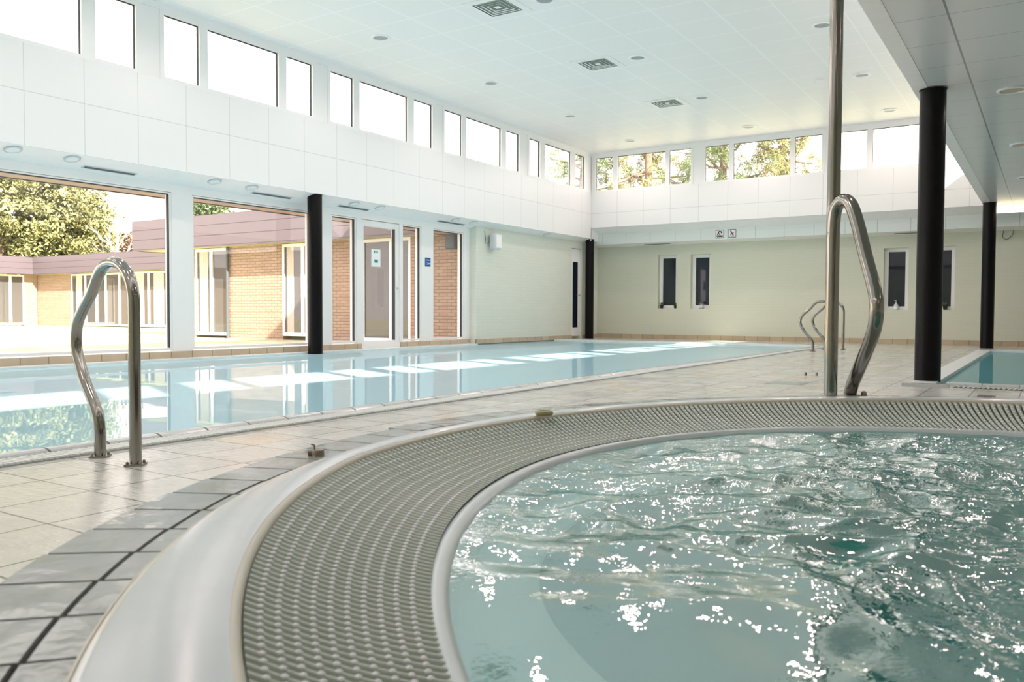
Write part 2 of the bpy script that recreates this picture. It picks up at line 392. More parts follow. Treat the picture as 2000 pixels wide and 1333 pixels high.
cp = MB(); y = 1.816 - .25 * 15
yy = []
while y < PB:
    yy.append(y); y += .25 + .0035 * max(0, min(8, (y - 2.3)))
prev = PF
for y in yy + [PB]:
    if y - prev > .05:
        ya, yb = prev + .0055, y - .0055
        prof = [(PR + .005 - .052 * math.cos(t) + .045, .004 + .021 * math.sin(t)) for t in np.linspace(0, math.pi, 9)]
        cp.prism([(px, ya, pz) for px, pz in prof] + [(PR + .102, ya, -.03), (PR - .002, ya, -.03)], (0, yb - ya, 0))
    prev = y
kid(cp, 'coping', 'coping', pool)
kid(MB().box(PR - .002, PR + .105, PF, PB, -.05, .012), 'coping_joint', 'joint', pool)
g = MB(); y = -1.0
while y < PB:
    g.prism([(PR + .104, y, .006), (PR + .104, y + .012, .006), (PR + .225, y + .012 + .02, .006), (PR + .225, y + .02, .006)], (0, 0, .007)); y += .021
kid(g, 'overflow_grate', 'grate_w', pool)
kid(MB().box(PR + .105, PR + .222, PF, PB, -.02, .003), 'gutter', 'coping', pool)
kid(MB().box(PL - .19, PL + .01, PF, 12.71, -.03, -.014 + .016), 'ledge', 'grate_w', pool)
kid(MB().box(PL, PR, PB - .03, PB + .24, -.05, .010), 'ledge', 'grate_w', pool)

# ---------------------------------------------------------------- small pool on the right
pool2 = thing('wading_pool', 'small right-hand pool of still teal water behind the black column', 'swimming pool', (2, 11, 0))
kid(grid_mesh(RPX0, XE, RPY0, RPY1, WATER, 6, 8), 'water', 'water2', pool2)
s2 = MB().box(RPX0 - .02, XE, RPY0, RPY1, -.95, -.9); s2.box(RPX0 - .05, RPX0 - .001, RPY0, RPY1, -.9, -.02); s2.box(RPX0, XE, RPY0 - .05, RPY0 - .001, -.9, -.02); s2.box(RPX0, XE, RPY1 + .001, RPY1 + .05, -.9, -.02)
kid(s2, 'basin', 'poolshell', pool2)
kid(MB().box(RPX0 - .17, RPX0 + .012, RPY0 + .1, RPY1 + .12, -.03, .012).box(RPX0, XE, RPY1 - .01, RPY1 + .12, -.03, .012), 'ledge', 'grate_w', pool2)
c2 = MB(); x = RPX0 + .10
while x < XE:
    x1 = min(x + .255, XE)
    prof = [(RPY0 - .045 - .05 * math.cos(t) + .03, .004 + .028 * math.sin(t)) for t in np.linspace(0, math.pi, 9)]
    c2.prism([(x + .003, py, pz) for py, pz in prof] + [(x + .003, RPY0 + .035, -.03), (x + .003, RPY0 - .065, -.03)], (x1 - x - .006, 0, 0)); x = x1
c2.box(-1.0, -.66, 7.36, 7.43, 0, .026)
kid(c2, 'coping', 'coping', pool2)
g = MB(); x = RPX0 + .16
while x < XE:
    g.prism([(x, RPY0 - .20, .004), (x + .016, RPY0 - .20, .004), (x + .016 + .03, RPY0 - .08, .004), (x + .03, RPY0 - .08, .004)], (0, 0, .008)); x += .034
kid(g, 'overflow_grate', 'grate_w', pool2)
kid(MB().box(RPX0 + .165, XE, RPY0 - .195, RPY0 - .07, -.02, .002), 'gutter', 'channel', pool2)

# ---------------------------------------------------------------- hot tub
TC = np.array([.441, 1.721]); RIM = 1.732
def rin(a):
    c = [1.62, -.0828, .012, .0297, -.044, .0034, .0131]
    r = c[0]
    for k in range(1, 4): r += c[2 * k - 1] * math.cos(k * a) + c[2 * k] * math.sin(k * a)
    return min(r, RIM - .045)
def rgr(a):
    c = [1.372, -.06, -.085, .030, -.038, .010, .040]
    r = c[0]
    for k in range(1, 4): r += c[2 * k - 1] * math.cos(k * a) + c[2 * k] * math.sin(k * a)
    return r
def ring_mesh(profiles, seg=240):
    """profiles: list of (radius function or number, z)"""
    v = []; f = []
    for pr, z in profiles:
        for k in range(seg):
            a = 2 * math.pi * k / seg; r = pr(a) if callable(pr) else pr
            v.append((TC[0] + r * math.cos(a), TC[1] + r * math.sin(a), z))
    for i in range(len(profiles) - 1):
        for k in range(seg):
            k2 = (k + 1) % seg; f.append((i * seg + k, (i + 1) * seg + k, (i + 1) * seg + k2, i * seg + k2))
    return MB().add(v, f, True)
def rbench(a):
    d = (math.degrees(a) + 122 + 180) % 360 - 180
    return min(1.31 - .12 * math.exp(-(d / 26) ** 2), rgr(a) - .05)
tub = thing('hot_tub', 'round hot tub with rippling turquoise water, white rim and slatted overflow grille', 'hot tub', (TC[0], TC[1], 0))
kid(ring_mesh([(RIM + .012, .262), (RIM + .013, .280), (RIM + .008, .287), (RIM - .002, .290), (lambda a: rin(a) + .025, .289), (lambda a: rin(a) + .010, .286)]), 'rim', 'rim', tub)
kid(ring_mesh([(lambda a: rin(a) + .011, .2855), (lambda a: rin(a) + .006, .2855), (lambda a: rin(a) + .0, .281), (lambda a: rin(a) - .001, .270), (lambda a: rin(a) - .002, .20)]), 'inner_lip', 'rim_edge', tub)
kid(ring_mesh([(RIM + .010, .262), (RIM + .0165, .266), (RIM + .0170, .279), (RIM + .0125, .282)]), 'outer_seal', 'rim_edge', tub)
# bars of the overflow grille
NB = 560; gb = MB(); stud = MB(); dl = math.radians(2.6)
def gz(t): # height across the grille, t 0 outside .. 1 inside
    return .277 - .051 * t - .006 * math.sin(math.pi * t)
def gpos(a, t):
    r = rin(a) * (1 - t) + rgr(a) * t; aa = a + dl * t
    return np.array([TC[0] + r * math.cos(aa), TC[1] + r * math.sin(aa), gz(t)])
for k in range(NB):
    a = 2 * math.pi * k / NB; ts = np.linspace(.012, .985, 7)
    v = []
    for t in ts:
        c = gpos(a, t); tg = np.array([-math.sin(a), math.cos(a), 0]) * (.0066 - .0012 * t)
        v += [c - tg * 1.05 - [0, 0, .012], c - tg, c - tg * .5 + [0, 0, .0022], c + tg * .5 + [0, 0, .0022], c + tg, c + tg * 1.05 - [0, 0, .012]]
    f = []
    for i in range(6):
        for j in range(5): f.append((i * 6 + j, i * 6 + j + 1, (i + 1) * 6 + j + 1, (i + 1) * 6 + j))
    gb.add(v, f)
    nst = 10
    for q in range(nst):
        t = .09 + q * .088
        c = gpos(a, t) + [0, 0, .0020]; e1 = np.array([math.cos(a), math.sin(a), 0]) * .0044; e2 = np.array([-math.sin(a), math.cos(a), 0]) * .0034
        ring = [c + e1 * math.cos(w) + e2 * math.sin(w) for w in np.linspace(0, 2 * math.pi, 7)[:-1]]
        top = [c + (e1 * math.cos(w) + e2 * math.sin(w)) * .6 + [0, 0, .0020] for w in np.linspace(0, 2 * math.pi, 7)[:-1]]
        stud.add(ring + top, [(i, (i + 1) % 6, 6 + (i + 1) % 6, 6 + i) for i in range(6)] + [tuple(range(6, 12))], True)
gr = kid(gb, 'overflow_grate', 'grate', tub)
so = stud.build('grip_studs', 'stud'); so.parent = gr; so['label'] = 'pale raised grip studs in rings along the grille'
# rails that carry the bars
kid(ring_mesh([(lambda a: rin(a), .235), (lambda a: rin(a) * .5 + rgr(a) * .5, .222), (lambda a: rgr(a) + .004, .205)]), 'gutter', 'channel', tub)
kid(ring_mesh([(lambda a: rgr(a) + .012, .214), (lambda a: rgr(a) + .006, .226), (lambda a: rgr(a) - .006, .229), (lambda a: rgr(a) - .018, .224), (lambda a: rgr(a) - .026, .208), (lambda a: rgr(a) - .030, .15)]), 'overflow_edge', 'rim', tub)
WZ = .207
kid(ring_mesh([(lambda a: rgr(a) - .02, .155), (lambda a: rbench(a), .150), (lambda a: rbench(a) - .02, .135)]), 'bench', 'tubshell', tub)
kid(ring_mesh([(lambda a: rbench(a) - .018, .138), (lambda a: rbench(a) - .03, -.28), (.6, -.29), (.01, -.29)]), 'basin', 'tubfloor', tub)
# wavy water surface
rng = np.random.RandomState(5)
comps = []
for lam, amp, n in ((.6, .0042, 6), (.3, .0030, 10), (.14, .0016, 16), (.06, .0006, 24)):
    for _ in range(n):
        th = rng.normal(-.9, .9); comps.append((2 * math.pi / (lam * rng.uniform(.75, 1.3)), th, rng.uniform(0, 6.28), amp / math.sqrt(n) * 1.5))
NS, NR = 520, 150
A_, T_ = np.meshgrid(np.linspace(0, 2 * math.pi, NS, endpoint=False), np.linspace(0, 1, NR + 1) ** .8, indexing='xy')
RG = np.array([rgr(a) - .021 for a in A_[0]])[None, :] * (1 - T_)
PX = TC[0] + RG * np.cos(A_); PY = TC[1] + RG * np.sin(A_)
# warp so that the crests wander
wx = PX + .06 * np.sin(5.1 * PY + 1.3) + .03 * np.sin(11 * PY + 4 * PX); wy = PY + .06 * np.sin(4.3 * PX + .4) + .03 * np.sin(9 * PX - 5 * PY)
Z = np.zeros_like(PX)
for kx, th, ph, am in comps:
    s_ = np.sin(kx * (wx * math.cos(th) + wy * math.sin(th)) + ph); Z += am * (1 - 2 * np.abs(s_) ** .8 * 1.0 if kx < 60 and am > .0012 else s_) * 1.0
calm = np.clip((np.hypot(PX + .45, PY - .65) - .22) / .5, .06, 1) # calmer by the near bench
Z *= calm * np.clip(T_ * 14, .15, 1)
Z -= Z.mean()
vv = np.stack([PX, PY, WZ + Z], -1).reshape(-1, 3)
ff = []
for i in range(NR - 1):
    b0 = i * NS
    for k in range(NS):
        k2 = (k + 1) % NS; ff.append((b0 + k, b0 + NS + k, b0 + NS + k2, b0 + k2))
me = bpy.data.meshes.new('water'); me.from_pydata(vv.tolist(), [], ff); me.update(); me.polygons.foreach_set('use_smooth', [True] * len(ff))
me.materials.append(MT['tubwater']); wo_ = bpy.data.objects.new('water', me); COL.objects.link(wo_); wo_.parent = tub
wo_.matrix_parent_inverse = Matrix.Translation(-Vector(tub.location))
# tiled platform around the tub
NT = 99; tl = MB(); RO = 1.892; a0 = math.radians(-134.9)
def arcbox(m, ra, rb, aa, ab, z0, z1, n=4):
    ang = np.linspace(aa, ab, n + 1); v = []
    for r, z in ((ra, z0), (rb, z0), (rb, z1), (ra, z1)):
        v += [(TC[0] + r * math.cos(a), TC[1] + r * math.sin(a), z) for a in ang]
    k = n + 1; f = []
    for i in range(n):
        for j in range(4): f.append((j * k + i, j * k + i + 1, ((j + 1) % 4) * k + i + 1, ((j + 1) % 4) * k + i))
    f += [(0, 3 * k, 2 * k, k), (n, k + n, 2 * k + n, 3 * k + n)]
    m.add(v, f)
for k in range(NT):
    aa = a0 + 2 * math.pi * k / NT; ab = aa + 2 * math.pi / NT; jg = .0016
    ro = .0010 * max(-16, min(16, (math.degrees(aa) + 180) % 360 - 180 + 145))
    arcbox(tl, RIM + .0165, 1.781 + ro, aa + jg, ab - jg, .255, .275)
    arcbox(tl, 1.788 + ro, RO + ro * .8, aa + jg, ab - jg, .255, .275)
pt = kid(tl, 'platform_tiles', 'tile_wet', tub); pt['label'] = 'low ring of wet grey tiles around the rim'
kid(ring_mesh([(RIM - .02, .268), (RIM + .01, .2685), (RO - .002, .2685), (RO - .002, 0.0)]), 'platform_plinth', 'joint', tub)

# ---------------------------------------------------------------- handrails
def rail_path(): # bent tube in its own plane: s along x (towards the water), z up
    return [(0, 0), (0, .3), (.0, .58), (.006, .655), (.035, .712), (.09, .754), (.16, .768), (.228, .755), (.278, .718), (.33, .655), (.395, .598 - .0), (.452, .54), (.474, .478), (.470, .42), (.436, .35), (.392, .284), (.33, .215), (.297, .168), (.283, .118), (.28, .06), (.28, 0)]
def handrail(loc, rz, label, group=None):
    t = thing('pool_handrail', label, 'handrail', loc, group, rz)
    p = smooth_path([(s, 0, z) for s, z in rail_path()], 5)
    MB().tube(p, .0222, 20).build('rail', 'steel', t)
    for s in (0, .28):
        pl = MB(); c = .033
        pl.prism([(s - .046, 0, .0005), (s, -.046, .0005), (s + .046, 0, .0005), (s, .046, .0005)], (0, 0, .006))
        po = pl.build('base_plate', 'steel_dark', t)
        for dx, dy in ((-.033, 0), (.033, 0), (0, .033), (0, -.033)):
            b = MB().lathe([(.006, 0), (.006, .007), (.003, .011)], (s + dx, dy, .006), 8).build('bolt', 'steel_dark', po)
    return t
# direction from the straight leg towards the pool is -x
hr = handrail((-2.888, 1.874, 0), math.atan2(.028, -.279), 'nearest stainless steel pool handrail, standing on wet tiles at left')
dup(hr, (-2.78, 13.3, 0), 'small far stainless handrail at the pool corner, left one of the far pair', math.pi)
dup(hr, (-2.78, 14.1, 0), 'small far stainless handrail at the pool corner, right one of the far pair', math.pi)

pole = thing('grab_pole', 'tall stainless steel pole with a bent grab loop behind the hot tub', 'handrail', (-.664, 3.164, .275))
kid(MB().tube([(-.664, 3.164, .275), (-.664, 3.164, ZS)], .0232, 24), 'pole', 'steel', pole)
pd = np.array([-.664, 3.164, 0])
loop = [(-.664, 3.164, .84), (-.663, 3.162, .875), (-.660, 3.158, .925), (-.650, 3.150, .963), (-.626, 3.135, .982), (-.596, 3.115, .962), (-.566, 3.085, .887), (-.533, 3.045, .778), (-.497, 2.998, .671), (-.483, 2.974, .603), (-.491, 2.992, .535), (-.520, 3.055, .472), (-.565, 3.145, .387), (-.599, 3.215, .325), (-.617, 3.255, .270)]
lp = kid(MB().tube(smooth_path(loop, 6), .0228, 22), 'grab_loop', 'steel', pole)
w_ = MB().lathe([(.0236, 0), (.0242, .002), (.0236, .004)], (-.664, 3.164, .868), 24).build('weld_ring', 'steel_dark'); w_.parent = pole; w_.matrix_parent_inverse = Matrix.Translation(-Vector(pole.location))
for bx, by in ((-.664, 3.164), (-.617, 3.255)):
    kid(MB().lathe([(.045, 0), (.045, .005), (.026, .010)], (bx, by, .2755), 20), 'base_flange', 'steel_dark', pole)
kb = thing('push_button', 'small rounded metal knob beside the grab pole foot on the tub platform', 'button', (-.565, 3.245, .275))
MB().lathe([(.011, 0), (.011, .012), (.0095, .019), (.005, .024), (.001, .0255)], (0, 0, 0), 16).build('knob', 'brass', kb)
MB().lathe([(.016, 0), (.016, .003)], (0, 0, 0), 16).build('collar', 'steel_dark', kb)

# ---------------------------------------------------------------- columns
def column(x, y, z0, z1, label, r=.103):
    t = thing('steel_column', label, 'column', (x, y, 0), 'round black columns')
    MB().lathe([(r, z0), (r, z1)], (0, 0, 0), 40).build('shaft', 'column', t)
    MB().lathe([(r + .006, z1 - .006), (r + .006, z1)], (0, 0, 0), 40).build('top_collar', 'black', t)
column(-8.84, 8.55, -1.3, ZL - .005, 'black round column rising from the pool in front of the glass wall')
column(-8.80, 16.93, 0.0, ZL - .008, 'black round column standing in the far left corner of the hall', .097)
column(-.88, 7.97, .0, ZS - .005, 'nearest black round column, beside the near corner of the small pool')
column(-.915, 16.5, .0, ZS - .005, 'black round column at the far end of the small pool')

# ---------------------------------------------------------------- ceiling and lantern
struct(MB().box(XF - .15, XR + .15, Y0, YF + .15, ZC, ZC + .12).build('ceiling', 'ceiling'))
def soff(name, x0, x1, y0, y1, za, zb, axis, mat):
    m = MB()
    if axis == 'x': v = [(x0, y0, za), (x1, y0, zb), (x1, y1, zb), (x0, y1, za)]
    else: v = [(x0, y0, za), (x1, y0, za), (x1, y1, zb), (x0, y1, zb)]
    m.prism(v, (0, 0, .1)); return struct(m.build(name, mat))
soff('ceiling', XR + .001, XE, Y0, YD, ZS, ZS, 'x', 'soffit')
soff('ceiling', XL - .12, XF - .003, Y0, YB, 2.105, ZL, 'x', 'white')
soff('ceiling', XF - .0, XR, YF + .003, YD, ZS, 2.37, 'y', 'white')
soff('ceiling', XF - .25, XE, YD, YB, 2.14, 2.10, 'y', 'white')
# lantern faces
struct(MB().box(XF - .12, XF, Y0, YF + .02, ZL - .003, ZG0 - .035).build('trim_1', 'fascia_y'), 'white panel fascia below the left clerestory')
struct(MB().box(XF, XR + .12, YF, YF + .12, ZS - .004, ZG0 - .035).build('trim_2', 'fascia_x'), 'white panel fascia below the back clerestory')
struct(MB().box(XR, XR + .12, Y0, YF, ZS - .004, ZG0 - .035).build('trim_3', 'white'), 'white panel fascia of the right lantern side')
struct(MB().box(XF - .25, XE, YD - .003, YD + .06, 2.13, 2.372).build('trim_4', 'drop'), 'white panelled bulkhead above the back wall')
struct(MB().box(XF - .12, XF, YF, YB, 2.2, ZS + .3).build('trim_5', 'white'), 'white end of the left fascia')
# clerestory windows
WN = [0]
def clerestory(face, groups, fixed, label):
    """groups: list of pane lists (a,b); face 'left','back','right'"""
    for panes in groups:
        WN[0] += 1; t = root('window_%d' % WN[0])
        a = panes[0][0] - .055; b = panes[-1][1] + .055
        fr = MB(); ga = MB(); gl = MB()
        def B(m, p0, p1, d0, d1, z0, z1):
            if face == 'back': m.box(p0, p1, fixed + d0, fixed + d1, z0, z1)
            elif face == 'left': m.box(fixed - d1, fixed - d0, p0, p1, z0, z1)
            else: m.box(fixed + d0, fixed + d1, p0, p1, z0, z1)
        B(fr, a, b, .0, .07, ZG0 - .035, ZG0); B(fr, a, b, .0, .07, ZG1, ZG1 + .04)
        e = [a] + [v for p in panes for v in p] + [b]
        for i in range(0, len(e), 2): B(fr, e[i], e[i + 1], .0, .07, ZG0, ZG1)
        for p0, p1 in panes:
            for q0, q1, z0, z1 in ((p0, p0 + .006, ZG0, ZG1), (p1 - .008, p1, ZG0, ZG1), (p0, p1, ZG1 - .010, ZG1)): B(ga, q0, q1, .03, .05, z0, z1)
            B(gl, p0, p1, .038, .044, ZG0, ZG1)
        f = fr.build('window_frame', 'frame', t); ga.build('gasket', 'gasket', f); gl.build('window_pane', 'glass', t)
        t['label'] = label
Lg = [(8.763, 9.234), (9.365, 10.478), (10.632, 11.112)]
lg = [[(a - 2.69 * k, b - 2.69 * k) for a, b in Lg] for k in (4, 3, 2)] + [[(6.087, 6.57), (6.688, 7.806), (7.94, 8.416)], Lg, [(11.448, 11.948), (12.07, 13.197), (13.355, 13.826)], [(14.204, 14.617), (14.80, 15.899), (16.106, 16.531)]]
clerestory('left', lg, XF, 'white framed clerestory windows high on the left')
bg = [[(-8.62, -8.2), (-8.088, -6.972), (-6.88, -6.402)], [(-6.091, -5.593), (-5.497, -4.363), (-4.274, -3.764)], [(-3.44, -2.953), (-2.863, -1.76), (-1.66, -1.2)]]
clerestory('back', bg, YF, 'white framed clerestory windows high on the back wall')
rg = [[(s + a, s + b) for a, b in ((0, .42), (.54, 1.60), (1.72, 2.14))] for s in (-2.87, -.42, 2.02, 4.40, 6.92, 9.42, 11.88)] + [[(14.35, 14.75), (14.85, 15.2)], [(16.38, 16.76)]]  # unseen side; last panes cut short so the sun misses the back wall
clerestory('right', rg, XR, 'white framed clerestory windows of the right lantern side')
# solid posts between the groups, head and sill bands
def posts(face, groups, fixed, lo, hi, name):
    m = MB(); e = [lo] + [v for g_ in groups for v in (g_[0][0] - .055, g_[-1][1] + .055)] + [hi]
    for i in range(0, len(e), 2):
        if e[i + 1] > e[i]:
            if face == 'back': m.box(e[i], e[i + 1], fixed + .012, fixed + .10, ZG0 - .035, ZG1 + .04)
            elif face == 'left': m.box(fixed - .10, fixed - .012, e[i], e[i + 1], ZG0 - .035, ZG1 + .04)
            else: m.box(fixed + .012, fixed + .10, e[i], e[i + 1], ZG0 - .035, ZG1 + .04)
    if face == 'back': m.box(lo, hi, fixed, fixed + .12, ZG1 + .04, ZC)
    elif face == 'left': m.box(fixed - .12, fixed, lo, hi, ZG1 + .04, ZC)
    else: m.box(fixed, fixed + .12, lo, hi, ZG1 + .04, ZC)
    struct(m.build(name, 'frame'), 'white posts between the clerestory windows')
posts('left', lg, XF, Y0, YF + .1, 'trim_6'); posts('back', bg, YF, XF, XR, 'trim_7'); posts('right', rg, XR, Y0, YF + .1, 'trim_8')
# front end of the lantern (behind the camera)
struct(MB().box(XF, XR, Y0 - .15, Y0, ZS, ZC).build('wall_front', 'white'))
struct(MB().box(XL - .2, XE + .2, Y0 - .15, Y0, 0, ZS + .1).build('wall_front', 'cream'))
struct(MB().box(XE, XE + .15, Y0, YB, -.0, ZS + .1).build('wall_right', 'cream_y'))

# ---------------------------------------------------------------- left wall: glazing and solid part
lw = MB()
lw.box(XL - .14, XL, Y0, 12.72, 0, .085)                           # sill upstand
lw.box(XL - .14, XL, Y0, 12.72, 2.045, 2.22)
for a, b in ((Y0, -2.4), (1.05, 1.35), (4.05, 4.12), (6.44, 6.73), (8.76, 9.16), (9.70, 9.80), (10.72, 10.80), (11.30, 11.62), (12.53, 12.72)):
    lw.box(XL - .14, XL + .0, a, b, .085, 2.045)
struct(lw.build('wall_left', 'frame'), 'white posts and rails of the glazed left wall')
sw = MB(); sw.box(XL - .2, X2, 12.72, 16.40, 0, 2.3); sw.box(XL - .2, X2, 16.40, 16.86, 2.02, 2.3); sw.box(XL - .2, X2, 16.86, YB, 0, 2.3)
struct(sw.build('wall_left', 'cream_y'), 'cream wall beyond the glazing')
def glazed(p0, p1, z0, z1, fw_=.03, label=None, gap=True):
    WN[0] += 1; t = root('window_%d' % WN[0]); fr = MB()
    x0, x1 = XL - .075, XL - .015
    fr.box(x0, x1, p0, p0 + fw_, z0, z1).box(x0, x1, p1 - fw_, p1, z0, z1).box(x0, x1, p0 + fw_, p1 - fw_, z0, z0 + fw_).box(x0, x1, p0 + fw_, p1 - fw_, z1 - fw_ * .6, z1)
    f = fr.build('window_frame', 'frame', t)
    ga = MB(); ga.box(x0 + .02, x1 - .004, p1 - fw_ - .012, p1 - fw_, z0 + fw_, z1 - fw_ * .6); ga.box(x0 + .02, x1 - .004, p0 + fw_, p1 - fw_, z1 - fw_ * .6 - .010, z1 - fw_ * .6)
    ga.build('gasket', 'gasket', f)
    MB().box(XL - .048, XL - .042, p0 + fw_, p1 - fw_, z0 + fw_, z1 - fw_ * .6).build('window_pane', 'glass', t)
    if label: t['label'] = label
for a, b, l in ((-2.4, 1.05, None), (1.35, 4.05, None), (4.12, 6.44, 'large pane at far left showing the courtyard and trees'), (6.73, 8.76, 'large pane left of the black column'), (9.16, 9.70, 'narrow pane beside the glass door'), (10.80, 11.30, 'narrow pane right of the glass door'), (11.62, 12.53, 'rightmost pane of the glass wall showing brickwork')):
    glazed(a, b, .10, 2.04, label=l)
# glass door
d1 = root('door_1'); d1['label'] = 'white framed glass door to the courtyard'
x0, x1 = XL - .10, XL - .01; df = MB(); da, db = 9.80, 10.72
df.box(x0, x1, da, da + .075, .01, 2.035).box(x0, x1, db - .10, db, .01, 2.035).box(x0, x1, da + .075, db - .10, .01, .12).box(x0, x1, da + .075, db - .10, 1.945, 2.035)
bevel(df.build('door_frame', 'frame', d1), .006)
MB().box(XL - .052, XL - .044, da + .075, db - .10, .12, 1.945).build('door_glass', 'glass', d1)
MB().box(x0 + .03, x1 + .001, db - .112, db - .10, .12, 1.945).build('gasket', 'gasket', d1)
hd = MB().lathe([(.020, 0), (.020, .01)], (0, 0, 0), 16)
ho = MB().tube([(x1, db - .055, .98), (x1 + .015, db - .055, .98)], .022, 16).tube([(x1 + .01, db - .055, .98), (x1 + .045, db - .055, .98), (x1 + .045, db - .12, .98)], .008, 10).build('door_handle', 'lgrey', d1)
# notice on the door, blue depth sign
nt_ = thing('paper_notice', 'white paper notice with green print taped to the glass door', 'notice', (XL - .040, 10.19, 1.45))
MB().box(0, .0015, -.107, .107, -.14, .14).build('sheet', 'paper', nt_)
for k in range(3): MB().box(.0015, .0025, -.05 + k * .034, -.05 + k * .034 + .024, .075, .115).build('heading_letter', 'green', nt_)
MB().box(.0015, .0025, -.04, .045, -.075, -.025).build('printed_block', 'green', nt_)

def text_mesh(txt, size, name, mat, parent, rot, loc, ext=.001):
    cu = bpy.data.curves.new('t', 'FONT'); cu.body = txt; cu.size = size; cu.extrude = ext; cu.align_x = 'CENTER'; cu.align_y = 'CENTER'
    to = bpy.data.objects.new('t', cu); COL.objects.link(to)
    dg = bpy.context.evaluated_depsgraph_get(); me_ = bpy.data.meshes.new_from_object(to.evaluated_get(dg))
    bpy.data.objects.remove(to); me_.materials.clear(); me_.materials.append(MT[mat])
    o = bpy.data.objects.new(name, me_); COL.objects.link(o); o.parent = parent; o.rotation_euler = rot; o.location = loc
    return o
bs = thing('depth_sign', 'small blue water depth sign on the white post right of the door', 'sign', (XL + .001, 11.47, 1.45))
MB().box(0, .004, -.075, .075, -.075, .075).build('plate', 'blue', bs)
MB().box(.004, .005, -.055, .055, .028, .040).build('line', 'paper', bs)
text_mesh('1,5m', .062, 'lettering', 'paper', bs, (math.pi / 2, 0, math.pi / 2), (.0055, 0, -.022))
# service door in the solid wall
d2 = root('door_2'); d2['label'] = 'white panel door with dark glass beside the far left column'
MB().box(X2 - .10, X2 - .03, 16.41, 16.85, .06, 2.01).build('door_leaf', 'frame', d2)
MB().box(X2 - .03, X2 - .022, 16.50, 16.72, .25, 1.72).build('door_glass', 'dark_glass', d2)
MB().tube([(X2 - .03, 16.80, .98), (X2 + .01, 16.80, .98), (X2 + .01, 16.70, .98)], .008, 8).build('door_handle', 'brass', d2)

# skirting
sk = MB(); sk.box(XL, XL + .018, Y0, 9.80, 0, .083); sk.box(XL, XL + .018, 10.74, 12.72, 0, .083); sk.box(X2, X2 + .018, 12.70, 16.40, 0, .083); sk.box(X2, X2 + .018, 16.88, YB, 0, .083)
struct(sk.build('baseboard_left', 'skirt_y'))
struct(MB().box(X2, XE, YB - .018, YB, 0, .098).build('baseboard_back', 'skirt_x'))

# ---------------------------------------------------------------- back wall with four slot windows
def bw(x, z): return x * .98885, .58 + (z - .58) * .98885
wins = [(-7.535, -7.083, 1.895, .684), (-6.755, -6.300, 1.888, .685), (-2.785, -2.339, 1.872, .657), (-2.0, -1.537, 1.872, .658)]
wins = [(bw(a, t)[0], bw(b, t)[0], bw(a, t)[1], bw(a, q)[1]) for a, b, t, q in wins]
bwm = MB(); xs = [X2 - .2] + [v for w in wins for v in w[:2]] + [XE]
for i in range(0, len(xs), 2): bwm.box(xs[i], xs[i + 1], YB, YB + .22, 0, 2.25)
for a, b, t, q in wins: bwm.box(a, b, YB, YB + .22, 0, q); bwm.box(a, b, YB, YB + .22, t, 2.25)
struct(bwm.build('wall_back', 'cream'), 'cream painted brick back wall with four slot windows')
for i, (a, b, t, q) in enumerate(wins):
    WN[0] += 1; w = root('window_%d' % WN[0]); w['label'] = ('leftmost', 'second', 'third', 'rightmost')[i] + ' dark slot window of the back wall'
    fr = MB(); y0, y1 = YB + .12, YB + .18; k = .07
    fr.box(a, a + k, y0, y1, q, t).box(b - k, b, y0, y1, q, t).box(a + k, b - k, y0, y1, q, q + k).box(a + k, b - k, y0, y1, t - k, t)
    fr.build('window_frame', 'frame', w)
    MB().box(a + k, b - k, y0 + .025, y0 + .035, q + k, t - k).build('window_pane', 'dark_glass', w)
struct(MB().box(-9, -1, YB + .6, YB + .62, 0, 2.3).build('wall_back', 'dgrey'), 'dark panel in place of the dim room behind the slot windows')  # unseen sheet, its dark colour replaces the shade of a room
# things on the sills
def pot(x, z, s, label):
    t = thing('potted_plant', label, 'plant', (x, YB + .055, z), 'potted succulents on the back window sills')
    MB().lathe([(.030 * s, 0), (.042 * s, .075 * s), (.045 * s, .078 * s)], (0, 0, 0), 14).build('pot', 'black', t)
    lf = MB(); rg_ = random.Random(int(x * 100))
    for i in range(26):
        az = rg_.uniform(0, 6.28); el = rg_.uniform(.3, 1.4); L = rg_.uniform(.05, .10) * s; w = .010 * s
        d = np.array([math.cos(az) * math.cos(el), math.sin(az) * math.cos(el), math.sin(el)]); sd = np.array([-math.sin(az), math.cos(az), 0]) * w
        b_ = np.array([0, 0, .07 * s]); lf.add([b_, b_ + d * L * .6 + sd, b_ + d * L, b_ + d * L * .6 - sd], [(0, 1, 2), (0, 2, 3)])
    lf.build('foliage', 'plant', t)
zq = wins[0][3]
pot(wins[0][0] + .075, wins[0][3] + .001, 1.0, 'small green succulent in a black pot, left end of the first window sill')
pot(wins[0][1] - .045, wins[0][3] + .001, .9, 'small green succulent in a black pot, right end of the first window sill')
pot(wins[3][0] + .30, wins[3][3] + .001, 1.05, 'small plant in a black pot in the rightmost slot window')
ln = thing('lantern', 'small glass candle lantern on the second window sill', 'lantern', (wins[1][0] + .235, YB + .055, wins[1][3] + .001))
MB().box(-.045, .045, -.045, .045, 0, .012).build('base', 'dgrey', ln)
MB().box(-.045, .045, -.045, .045, .10, .112).build('frame', 'dgrey', ln)
MB().lathe([(.045, .112), (.012, .15), (.010, .17)], (0, 0, 0), 12).build('roof', 'dgrey', ln)
MB().box(-.038, .038, -.038, .038, .012, .10).build('glass', 'glass', ln)
MB().lathe([(.02, .012), (.02, .08)], (0, 0, 0), 12).build('candle', 'paper', ln)
bt = thing('soap_bottle', 'clear pump bottle with white label on the third window sill', 'bottle', (wins[2][0] + .225, YB + .055, wins[2][3] + .001))
MB().lathe([(.04, 0), (.042, .005), (.042, .09), (.030, .115), (.012, .125), (.012, .14)], (0, 0, 0), 16).build('bottle_body', 'lgrey', bt)
